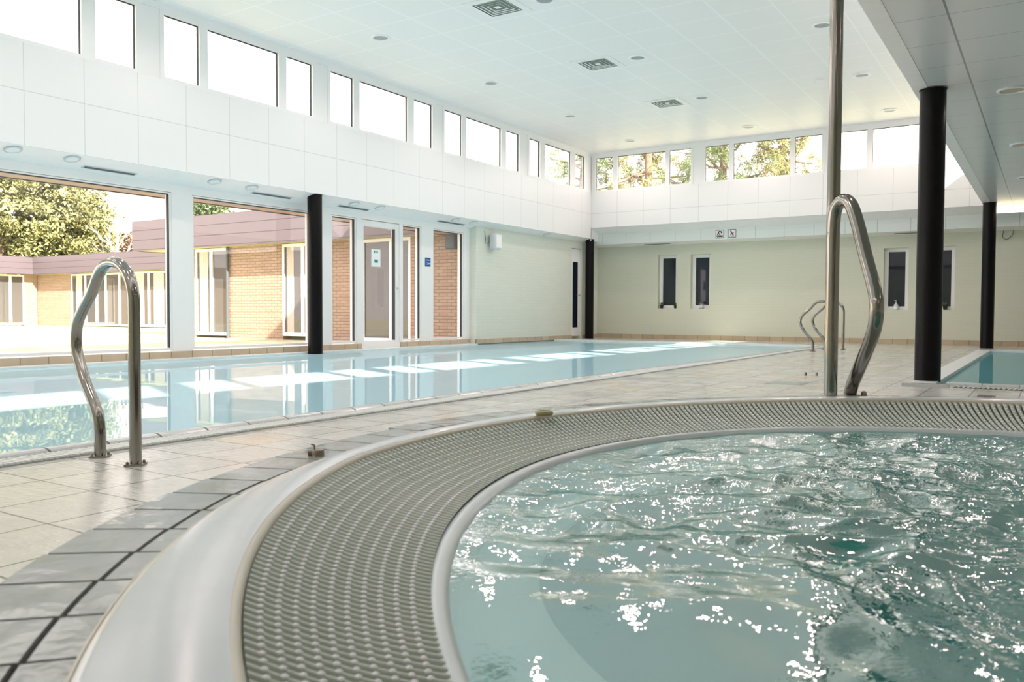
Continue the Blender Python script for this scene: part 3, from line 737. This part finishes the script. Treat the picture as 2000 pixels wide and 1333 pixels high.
MB().lathe([(.0425, .02), (.0425, .07)], (0, 0, 0), 16, False, False).build('bottle_label', 'paper', bt)
MB().lathe([(.014, .14), (.014, .155), (.004, .156), (.004, .185)], (0, 0, 0), 10).box(-.03, .008, -.006, .006, .182, .19).build('pump', 'lgrey', bt)
oz = thing('wall_socket', 'small grey wall socket low on the cream back wall', 'socket', (-7.725, YB - .001, .222))
MB().box(-.035, .035, -.01, 0, -.035, .035).build('cover', 'lgrey', oz)
# signs on the bulkhead
def sign_plate(x0, x1, z0, z1, name, label):
    t = thing(name, label, 'sign', ((x0 + x1) / 2, YD - .001, (z0 + z1) / 2), 'safety signs')
    w, h = (x1 - x0) / 2, (z1 - z0) / 2
    MB().box(-w, w, -.004, 0, -h, h).build('plate', 'paper', t)
    k = .012
    MB().box(-w, -w + k, -.006, -.004, -h, h).box(w - k, w, -.006, -.004, -h, h).box(-w + k, w - k, -.006, -.004, -h, -h + k).box(-w + k, w - k, -.006, -.004, h - k, h).build('border', 'dgrey', t)
    return t, w, h
t, w, h = sign_plate(-5.968, -5.788, 2.158, 2.330, 'no_diving_sign', 'left of two pictogram signs: black diving figure over waves')
fg = MB()
fg.tube([(-.035, -.006, .03), (-.015, -.006, .052), (.03, -.006, .05), (.038, -.006, .015)], .012, 6)
fg.tube([(-.015, -.006, .052), (-.045, -.006, 0), (-.05, -.006, -.015)], .010, 6)
fg.tube([(.05, -.010, .035), (.05, -.004, .035)], .009, 8)
for zz in (-.035, -.055): fg.tube([(-.065 + i * .0065, -.006, zz + .006 * math.sin(i * 1.2)) for i in range(21)], .0065, 5)
fg.build('figure', 'black', t)
MB().tube([(-.03, -.0075, .03), (.03, -.0075, -.055)], .009, 6).build('slash', 'red', t)
t, w, h = sign_plate(-5.705, -5.530, 2.158, 2.330, 'prohibition_sign', 'right of two pictogram signs: dark red diagonal slash over a thin figure')
MB().tube([(-.035, -.006, -.03), (-.01, -.006, -.01), (.03, -.006, .015), (.035, -.006, .03)], .007, 6).box(-.055, .055, -.007, -.005, -.062, -.054).build('figure', 'dgrey', t)
MB().tube([(-.03, -.008, .06), (.03, -.008, -.045)], .010, 6).build('slash', 'red', t)

# ---------------------------------------------------------------- speakers
sp_ = thing('wall_speaker', 'white rounded speaker high on the cream wall by the ceiling', 'speaker', (X2 + .001, 13.20, 1.92))
b_ = bevel(MB().box(.05, .19, -.13, .10, -.15, .15).build('cabinet', 'lgrey', sp_), .03, 3)
MB().box(.19, .196, -.10, .075, -.12, .12).build('grille', 'white', sp_)
MB().box(0, .05, -.03, .03, -.04, .04).build('bracket', 'dgrey', sp_)
MB().tube(smooth_path([(0.004, -.22, .19), (.01, -.19, .05), (.012, -.2, -.04), (.04, -.13, -.02)], 5), .004, 6).build('cable', 'black', sp_)
so_ = thing('outdoor_speaker', 'dark grey speaker mounted on the brickwork outside the rightmost pane', 'speaker', (-9.50, 12.79, 1.915))
bevel(MB().box(-.12, .12, -.20, -.05, -.15, .15).build('cabinet', 'dgrey', so_), .04, 3)
MB().box(-.04, .04, -.05, .0, -.05, .05).build('bracket', 'black', so_)

# ---------------------------------------------------------------- ceiling fittings
def dl_make(loc, label, group, refl='reflector_grey'):
    t = thing('downlight', label, 'ceiling light', loc, group)
    MB().lathe([(.125, -.001), (.124, -.010), (.098, -.014), (.094, -.003)], (0, 0, 0), 32, False, False).build('trim_ring', 'ring_white', t)
    v = MB().lathe([(.090, -.004), (.07, -.003), (.03, -.0025), (.001, -.0024)], (0, 0, 0), 32, False, False)
    v.build('reflector', refl, t)
    return t
def fill_spot(x, y, z, watts, col=(1, .80, .76)):  # warm fill spot added to brighten the hall and offset the cyan cast
    l = bpy.data.lights.new('fill_spot', 'SPOT'); l.energy = watts; l.color = col; l.spot_size = math.radians(165); l.spot_blend = .6; l.shadow_soft_size = .05
    o = bpy.data.objects.new('fill_spot', l); COL.objects.link(o); o.location = (x, y, z)
for xx in (-7.38, -4.915, -2.446):
    for k in range(-4, 4): fill_spot(xx, 8.31 + 2.548 * k, ZC - .06, FILL)
for xx in (-.31, 2.2):
    for k in range(-3, 4): fill_spot(xx, 8.34 + 2.7 * k, ZS - .06, FILL * .3)
A0 = dl_make((-7.38, 8.31, ZC), 'recessed downlight of the left ceiling row, nearest', 'ceiling downlights')
order = ['nearest', 'second nearest', 'third', 'farthest']
for row, xx, lo in (('left', -7.38, 0), ('middle', -4.915, 0), ('right', -2.446, 0)):
    for k in range(4):
        if row == 'left' and k == 0: continue
        if row == 'right' and k == 0: continue
        dup(A0, (xx, 8.31 + 2.548 * k, ZC), 'recessed downlight of the %s ceiling row, %s' % (row, order[k]))
for k, yy_ in enumerate((8.34, 11.04, 13.73)):
    lb = 'recessed downlight in the grey right soffit, %s' % ('nearest', 'middle', 'farthest')[k]
    if k == 0: A1 = dl_make((-.31, yy_, ZS), lb, 'ceiling downlights', 'reflector_warm')
    else: dup(A1, (-.31, yy_, ZS), lb)
nm = ['nearest', 'second', 'third', 'fourth', 'fifth', 'sixth', 'seventh', 'eighth', 'ninth']
sl0 = None
def sz(x): return 2.105 + (ZL - 2.105) * (x - (XL - .12)) / (XF - XL + .12)
for k, yy_ in enumerate((4.44, 5.05, 6.87, 7.45, 9.37, 9.95, 11.93, 12.47, 15.1)):
    if sl0 is None:
        sl0 = thing('small_downlight', '', 'ceiling light', (-8.86, yy_, sz(-8.86) - .001), 'small downlights in the left soffit')
        MB().lathe([(.085, -.001), (.085, -.008), (.065, -.012)], (0, 0, 0), 24, False, False).build('trim_ring', 'lgrey', sl0)
        MB().lathe([(.065, -.010), (.03, -.008), (.001, -.008)], (0, 0, 0), 24, False, False).build('lens', 'paper', sl0)
        s = sl0
    else: s = dup(sl0, (-8.86, yy_, sz(-8.86) - .001))
    s.rotation_euler = (0, -math.atan2(ZL - 2.105, XF - XL + .12), 0)
    s['label'] = 'small round light in the left soffit, %s from the camera' % nm[k]
# square diffusers
def diffuser(loc, label):
    t = thing('air_diffuser', label, 'air vent', loc, 'square ceiling air diffusers')
    def sq(m, a, b, za, zb):
        c = [(-1, -1), (1, -1), (1, 1), (-1, 1)]
        v = [(x * a, y * a, za) for x, y in c] + [(x * b, y * b, zb) for x, y in c]
        m.add(v, [(i, (i + 1) % 4, 4 + (i + 1) % 4, 4 + i) for i in range(4)])
    f = MB(); sq(f, .30, .30, -.001, -.008); sq(f, .30, .215, -.008, -.010); f.build('frame', 'white', t)
    lv = MB()
    for a, b in ((.190, .168), (.140, .118), (.090, .068)): sq(lv, a, b, -.007, .010); sq(lv, a, a + .006, -.007, -.007)
    lv.box(-.035, .035, -.035, .035, -.004, .0); lv.build('louvres', 'white', t)
    MB().box(-.215, .215, -.215, .215, -.0035, -.002).build('plenum', 'vent', t)
    return t
D0 = diffuser((-5.50, 8.22, ZC), 'square air diffuser in the ceiling, nearest, cut by the top of the picture')
dup(D0, (-5.52, 10.83, ZC), 'square air diffuser in the ceiling, middle of three')
dup(D0, (-5.54, 13.46, ZC), 'square air diffuser in the ceiling, farthest of three')
sm_ = thing('smoke_detector', 'small white smoke detector on the ceiling behind the steel pole', 'detector', (-3.05, 13.41, ZC))
MB().lathe([(.02, -.05), (.05, -.042), (.06, -.02), (.065, -.001)], (0, 0, 0), 20).build('housing', 'white', sm_)
# slot diffusers
for k, (ya, yb) in enumerate(((5.266, 5.868), (7.587, 8.241), (9.196, 9.822), (11.615, 12.371), (15.9, 16.6))):
    t = thing('slot_vent', '', 'air vent', (-9.0, (ya + yb) / 2, sz(-9.0) - .001), 'slot vents')
    t['label'] = 'long dark slot vent in the left soffit, %s from the camera' % nm[k]
    t.rotation_euler = (0, -math.atan2(ZL - 2.105, XF - XL + .12), 0); L = (yb - ya) / 2
    MB().box(-.035, .035, -L - .02, L + .02, -.004, 0).build('frame', 'lgrey', t)
    MB().box(-.022, .022, -L, L, -.006, -.003).build('slot', 'dgrey', t)
for k, (xa, xb) in enumerate(((-7.7, -7.1), (-2.55, -1.95))):
    t = thing('slot_vent', 'dark slot vent in the low ceiling by the back wall, %s one' % ('left', 'right')[k], 'air vent', ((xa + xb) / 2, YD + .28, 2.113), 'slot vents')
    MB().box(-.3, .3, -.03, .03, -.006, 0).build('slot', 'dgrey', t)
cb_ = thing('ceiling_cable', 'thin loose cable hanging from the ceiling by the farthest black column', 'cable', (-.75, YB - .03, 2.1))
MB().tube(smooth_path([(0, 0, 0), (-.01, 0, -.12), (.06, 0, -.16), (.14, 0, -.08), (.15, 0, 0)], 5), .005, 6).build('wire', 'black', cb_)

# ---------------------------------------------------------------- small things on tub and floor
ro_ = thing('plastic_ring', 'small yellowed plastic ring lying on the white hot tub rim', 'ring', (-1.205, 2.045, .2895))
MB().lathe([(.016, .0), (.023, .0), (.026, .004), (.025, .011), (.019, .013), (.016, .009), (.016, 0)], (0, 0, 0), 32, False, False).build('ring_body', 'olive', ro_)
vf = thing('air_valve', 'small brown metal valve on the tub platform tiles at left', 'valve', (-1.304, 1.262, .275))
MB().lathe([(.013, 0), (.013, .012), (.010, .013)], (.004, .002, 0), 18).build('valve_body', 'brass', vf)
MB().tube([(.0, 0, .006), (-.014, -.008, .006)], .006, 12).build('outlet', 'brass', vf)
MB().tube([(-.004, 0, .012), (-.005, 0, .022), (-.010, -.004, .024)], .002, 8).build('lever', 'steel_dark', vf)
fd = thing('floor_drain', 'small brown slatted floor drain in front of the small pool', 'drain', (-.37, 6.78, 0))
MB().box(-.055, .055, -.06, .06, 0, .004).build('frame', 'brass', fd)
sl = MB()
for k in range(9): sl.box(-.05 + k * .0115, -.046 + k * .0115, -.055, .055, .004, .007)
sl.build('slats', 'steel_dark', fd)
for k, (x, y) in enumerate(((-1.921, 8.075), (-1.834, 8.137))):
    t = thing('floor_stud', ('bright chrome floor stud left of the steel pole', 'dark floor stud close left of the steel pole')[k], 'stud', (x, y, 0))
    MB().lathe([(.012, 0), (.012, .025), (.009, .03)], (0, 0, 0), 12).build('stud', 'steel' if k == 0 else 'steel_dark', t)
light_disc = thing('blue_light_spot', 'small bright blue spot of light by the pool edge, made as a disc', 'light spot', (-3.62, 7.68, WATER))  # solid blue disc put in for a bright light spot on the water
MB().lathe([(.05, 0), (.055, .012), (.03, .022), (.001, .024)], (0, 0, 0), 18).build('light spot', plain('cyan_light', (.0, .35, .65), .4), light_disc)

# ---------------------------------------------------------------- outside
struct(MB().box(-12.6, XL - .14, -12, 12.8, -.12, -.02).build('trim_9', 'terrace'), 'decked terrace outside')
struct(MB().box(-90, -12.6, -30, 70, -.2, -.04).build('trim_10', 'lawn'), 'sunny courtyard lawn')
struct(MB().box(-12.6, 30, 12.8, 70, -.2, -.04).build('trim_11', 'lawn'), 'ground behind the hall')
ev = thing('roof_eave', 'beige boarded roof eave just outside the top of the glass wall', 'eave', (-9.4, 4, 2.06))
kid(MB().box(-9.66, XL - .14, -6, 12.78, 2.045, 2.07), 'soffit_boards', 'timber', ev)
kid(MB().box(-9.70, -9.66, -6, 12.78, 2.035, 2.40), 'edge_board', 'edge', ev)
struct(MB().box(-9.66, XF - .13, -6, YB + .3, 2.40, 2.46).box(-9.2, XE + .3, YF + .3, YB + .3, 2.6, 2.7).box(XR + .3, XE + .3, -6, YB, 2.62, 2.7).build('ceiling', 'roof'), 'flat roof of the hall outside')
struct(MB().box(XF - .3, XR + .3, -6, YF + .3, ZC + .2, ZC + .35).build('ceiling', 'roof'), 'lantern roof')

def facade_window(par, x0, x1, y, z0, z1, muls=(), face='y', curtain=None):
    f = MB(); k = .055
    def B(m, a, b, d0, d1, za, zb):
        if face == 'y': m.box(a, b, y + d0, y + d1, za, zb)
        else: m.box(y - d1, y - d0, a, b, za, zb)
    B(f, x0, x0 + k, -.01, .05, z0, z1); B(f, x1 - k, x1, -.01, .05, z0, z1); B(f, x0 + k, x1 - k, -.01, .05, z0, z0 + k * 1.4); B(f, x0 + k, x1 - k, -.01, .05, z1 - k * 1.2, z1)
    for m_ in muls: B(f, m_ - .05, m_ + .05, -.01, .05, z0 + k * 1.4, z1 - k * 1.2)
    w = f.build('window', 'frame', par); w.matrix_parent_inverse = Matrix.Translation(-Vector(par.location))
    g_ = MB(); B(g_, x0 + k, x1 - k, .02, .03, z0 + k, z1 - k); p_ = g_.build('pane', 'ext_glass', w)
    if curtain:
        for c0, c1 in curtain:
            c_ = MB(); n = 10
            for i in range(n):
                a = c0 + (c1 - c0) * i / n; b = c0 + (c1 - c0) * (i + 1) / n; B(c_, a, b, .012 + .004 * (i % 2), .019, z0 + k * 1.4, z1 - k * 1.2)
            c_.build('curtain', 'curtain', w)
def wing(name, label, loc):
    return thing(name, label, 'building', loc)
n1 = wing('courtyard_wing', 'nearest yellow brick wing with mauve cladding, right of the courtyard', (-14, 12.8, 0))
m = MB()
for a, b in ((-17.45, -17.24), (-16.05, -14.23), (-12.72, -11.88), (-10.60, XL - .14)): kid(MB().box(a, b, 12.8, 13.05, -.04, 2.1), 'brick_wall', 'brick_o', n1)
kid(MB().box(-17.45, -17.25, 13.05, 18, -.04, 2.1), 'brick_wall', 'brick_oy', n1)
kid(MB().box(-19.15, XL - .15, 12.40, 12.46, 2.06, 2.79).box(-19.15, -19.09, 12.46, 20, 2.06, 2.79), 'fascia', 'cladding', n1)
kid(MB().box(-19.09, XL - .15, 12.46, 20, 2.075, 2.10), 'soffit', 'yellow_soffit', n1)
kid(MB().box(-19.12, XL - .15, 12.43, 20, 2.70, 2.74), 'roof', 'roof', n1)
facade_window(n1, -17.24, -16.05, 12.8, .02, 2.06, (-16.66,), curtain=[(-17.1, -16.8)])
facade_window(n1, -14.23, -12.72, 12.8, .05, 2.06, (-13.60,), curtain=[(-14.1, -13.9)])
facade_window(n1, -11.88, -10.60, 12.8, -.02, 2.06, (-11.10,))
kid(MB().tube([(-16.0, 12.74, -.04), (-16.0, 12.74, 2.07)], .035, 10), 'downpipe', 'dgrey', n1)
kid(MB().box(-16.9, -13.0, 13.6, 13.66, 2.92, 3.0).box(-16.2, -16.15, 13.6, 13.66, 2.72, 2.95).box(-15.2, -15.15, 13.6, 13.66, 2.72, 2.95).box(-14.2, -14.15, 13.6, 13.66, 2.72, 2.95), 'roof_rail', 'frame', n1)
kid(MB().box(-15.8, XL - .15, 14.6, 19, 2.74, 3.35), 'roof_box', 'cladding', n1)
n2 = wing('rear_wing', 'long brick wing across the back of the courtyard with many white windows', (-26, 18.9, 0))
m = MB(); m.box(-36, -33.35, 18.9, 19.2, -.04, 2.1)
kid(m, 'brick_wall', 'brick_o', n2)
for a, b in ((-32.30, -32.15), (-30.2, -30.0), (-28.3, -28.1), (-26.2, -26.0), (-23.9, -17.5)): pass
kid(MB().box(-35.5, -17.5, 18.5, 18.56, 2.08, 2.80), 'fascia', 'cladding', n2)
kid(MB().box(-36, -17.5, 18.56, 26, 2.09, 2.12), 'soffit', 'yellow_soffit', n2)
kid(MB().box(-36, -17.5, 18.53, 26, 2.70, 2.74), 'roof', 'roof', n2)
for a, b, ml, cu in ((-33.35, -31.6, (-32.35,), [(-33.0, -32.6)]), (-31.6, -30.05, (-30.95,), None), (-30.05, -28.2, (-29.3,), [(-29.2, -28.5)]), (-28.2, -25.9, (-27.0,), [(-27.9, -27.3), (-26.8, -26.2)]), (-25.9, -23.5, (-24.7,), [(-25.5, -24.9)]), (-23.5, -20.5, (-22.0,), None), (-20.5, -17.5, (-19.0,), None)):
    facade_window(n2, a, b, 18.9, .0, 2.06, ml, curtain=cu)
n3 = wing('west_wing', 'brick wing at the far left edge of the courtyard, in full sun', (-36, 10, 0))
for a, b in ((18.35, 18.88), (12.0, 15.5), (-5, 9)): kid(MB().box(-36.2, -35.9, a, b, -.04, 2.1), 'brick_wall', 'brick_oy', n3)
kid(MB().box(-35.56, -35.5, -5, 18.56, 2.08, 2.80), 'fascia', 'cladding', n3)
kid(MB().box(-44, -35.56, -5, 18.49, 2.70, 2.74), 'roof', 'roof', n3)
kid(MB().box(-36.2, -35.56, -5, 18.5, 2.09, 2.12), 'soffit', 'yellow_soffit', n3)
facade_window(n3, 15.5, 18.35, -35.9, .0, 2.06, (16.3, 17.25, 17.8), 'x', curtain=[(15.6, 15.9)])
facade_window(n3, 9, 12, -35.9, .0, 2.06, (10.5,), 'x')

# trees
def foliage_blobs(rg_, centers, nper, size, spread, flat=.6):
    V = []; F = []
    c = np.repeat(np.array(centers), nper, 0); n = len(c)
    c = c + rg_.normal(0, 1, (n, 3)) * np.array([spread, spread, spread * flat])
    for k in range(4): V.append(c + rg_.normal(0, 1, (n, 3)) * size)
    V = np.stack(V, 1).reshape(-1, 3); idx = np.arange(n) * 4
    F = np.concatenate([np.stack([idx, idx + 1, idx + 2], 1), np.stack([idx, idx + 2, idx + 3], 1), np.stack([idx, idx + 3, idx + 1], 1)])
    return V, F
def np_mesh(name, V, F, mat, parent):
    me_ = bpy.data.meshes.new(name); me_.vertices.add(len(V)); me_.vertices.foreach_set('co', V.astype(np.float32).ravel())
    me_.loops.add(len(F) * 3); me_.loops.foreach_set('vertex_index', F.astype(np.int32).ravel())
    me_.polygons.add(len(F)); me_.polygons.foreach_set('loop_start', np.arange(len(F), dtype=np.int32) * 3); me_.polygons.foreach_set('loop_total', np.full(len(F), 3, np.int32))
    me_.update(); me_.validate(); me_.materials.append(MT[mat]); o = bpy.data.objects.new(name, me_); COL.objects.link(o); o.parent = parent; return o
def conifer(x, y, h, r, seed, label, mat='needles', z_low=.12, nb=90, nper=64, size=.075, spread=.34):
    t = thing('conifer_tree', label, 'tree', (x, y, -.05), 'conifers beyond the courtyard')
    rg_ = np.random.RandomState(seed); tr = MB(); tr.tube([(0, 0, 0), (.1, 0, h * .5), (0, .05, h)], [.24, .15, .03], 8)
    cs = []
    for i in range(nb):
        zz = h * (z_low + (1 - z_low) * (i / nb) ** .9); a = rg_.uniform(0, 6.283); L = r * (1 - ((zz / h) - .1) ** 1.3 * .93) * rg_.uniform(.55, 1.05)
        if L <= .1: L = .1
        tip = np.array([math.cos(a) * L, math.sin(a) * L, zz - .12 * L + rg_.uniform(-.1, .4)])
        tr.tube([(0, 0, zz), tuple(tip * [.5, .5, 0] + [0, 0, (zz + tip[2]) / 2 + .08]), tuple(tip)], [.05, .03, .01], 4, False)
        for s in np.linspace(.3, 1, max(2, int(L / .45))): cs.append([tip[0] * s, tip[1] * s, zz + (tip[2] - zz) * s])
    tr.build('trunk', 'bark', t); V, F = foliage_blobs(rg_, cs, nper, size, spread); np_mesh('foliage', V, F, mat, t)
def bare_tree(x, y, h, seed, label, mat='bark_pale', name='birch_tree', depth=4, thick=.10, lean=0, group='bare trees'):
    t = thing(name, label, 'tree', (x, y, -.05), group); rg_ = random.Random(seed); m = MB()
    def br(p, d, L, r, n):
        q = p + d * L * .5 + np.array([rg_.uniform(-.05, .05) * L for _ in range(3)]); e = p + d * L
        m.tube([p, q, e], [r, r * .8, r * .6], 5 if n > 2 else 3, False)
        if n == 0: return
        for _ in range(3 if n > 1 else 4):
            nd = d + np.array([rg_.gauss(0, .42), rg_.gauss(0, .42), rg_.uniform(-.05, .35)]); nd /= np.linalg.norm(nd)
            br(p + d * L * rg_.uniform(.45, 1), nd, L * rg_.uniform(.5, .72), r * .5, n - 1)
    p = np.array([0., 0, 0]); tr_top = h * .75
    m.tube([(0, 0, 0), (lean * .5, 0, tr_top * .5), (lean, 0, tr_top)], [thick, thick * .7, thick * .35], 7)
    for k in range(9):
        zz = h * (.25 + .5 * k / 9); a = rg_.uniform(0, 6.28); d = np.array([math.cos(a) * .7, math.sin(a) * .7, .75]); d /= np.linalg.norm(d)
        br(np.array([lean * zz / tr_top, 0, zz]), d, h * .2, thick * .3, depth - 1)
    m.build('branches', mat, t)
conifer(-46.5, 22.6, 11.5, 3.2, 1, 'tall yellow green conifer at the far left edge beyond the roofs')
conifer(-45.5, 25.0, 10.2, 3.0, 2, 'dense yellow green conifer second from the left beyond the roofs')
conifer(-47.0, 27.2, 9.2, 2.6, 3, 'shorter yellow green conifer beside the bare birches')
conifer(-49.0, 20.0, 12.5, 3.2, 4, 'tall conifer partly outside the left edge of the view')
conifer(-40.5, 31.0, 8.3, 2.2, 5, 'dark conifer tip showing above the mauve fascia', 'needles2')
bare_tree(-41.0, 25.6, 8.2, 11, 'pale bare birch standing just right of the conifers', lean=.3)
bare_tree(-41.5, 27.4, 7.4, 12, 'second pale bare birch behind the rear wing roof', lean=-.2)
bare_tree(-42.0, 30.0, 7.0, 13, 'thin bare birch nearest the mauve corner fascia', lean=.2)
rg_ = np.random.RandomState(30); cs = []
for k in range(5):
    hh = 6.2 - .3 * k
    cs += [[-58 + 1.5 * k + rg_.normal(0, 1.5), 33.4 + 1.1 * k + rg_.normal(0, 1.2), rg_.uniform(.05, 1) ** .7 * hh] for _ in range(110)]
V, F = foliage_blobs(rg_, cs, 26, .10, .40, .7); th_ = np_mesh('bare_thicket', V, F, 'twigs', None)
tag(th_, 'reddish bare thicket behind the rear wing roof', 'thicket', kind='stuff')
def pine(x, y, h, zc, r, seed, label, lean=(0, 0)):
    t = thing('pine_tree', label, 'tree', (x, y, -.05), 'pines behind the hall'); rg_ = np.random.RandomState(seed); m = MB(); cs = []
    m.tube([(0, 0, 0), (lean[0] * .5, lean[1] * .5, h * .5), (lean[0], lean[1], h)], [.2, .15, .05], 8)
    for i in range(34):
        zz = zc + (h - zc) * i / 34; a = rg_.uniform(0, 6.283); L = r * rg_.uniform(.5, 1.0) * (1 - .55 * (i / 34) ** 2)
        c0 = np.array([lean[0] * zz / h, lean[1] * zz / h, zz]); tip = c0 + np.array([math.cos(a) * L, math.sin(a) * L, rg_.uniform(-.3, .5)])
        mid = (c0 + tip) / 2 + rg_.normal(0, .10, 3)
        m.tube([c0, mid, tip], [.045, .03, .012], 5, False)
        for _ in range(7):
            s = rg_.uniform(.35, 1); b0 = c0 + (tip - c0) * s; b1 = b0 + rg_.normal(0, .30, 3) + [0, 0, .08]
            m.tube([b0, b1], [.012, .005], 3, False); cs.append(b1)
    m.build('trunk', 'bark', t)
    # needle tufts: thin long triangles radiating from twig ends
    cs = np.array(cs); n = 46; c = np.repeat(cs, n, 0); d = rg_.normal(0, 1, (len(c), 3)); d /= np.linalg.norm(d, axis=1)[:, None]; L = rg_.uniform(.12, .27, (len(c), 1))
    c = c + rg_.normal(0, .07, c.shape); sd = np.cross(d, rg_.normal(0, 1, d.shape)); sd /= np.linalg.norm(sd, axis=1)[:, None]
    V = np.stack([c - sd * .010, c + sd * .010, c + d * L], 1).reshape(-1, 3); F = np.arange(len(c) * 3).reshape(-1, 3)
    np_mesh('foliage', V, F, 'needles2' if seed % 2 else 'needles', t)
pine(-12.6, 23.4, 7.6, 3.2, 1.7, 41, 'leftmost pine seen through the back clerestory', (.3, 0))
pine(-10.3, 23.6, 7.4, 3.0, 1.6, 42, 'second pine seen through the back clerestory')
pine(-8.4, 24.0, 7.2, 3.0, 1.8, 43, 'third pine seen through the back clerestory', (.4, 0))
pine(-6.9, 24.3, 6.4, 3.0, 1.7, 44, 'rightmost pine seen through the back clerestory', (.5, 0))
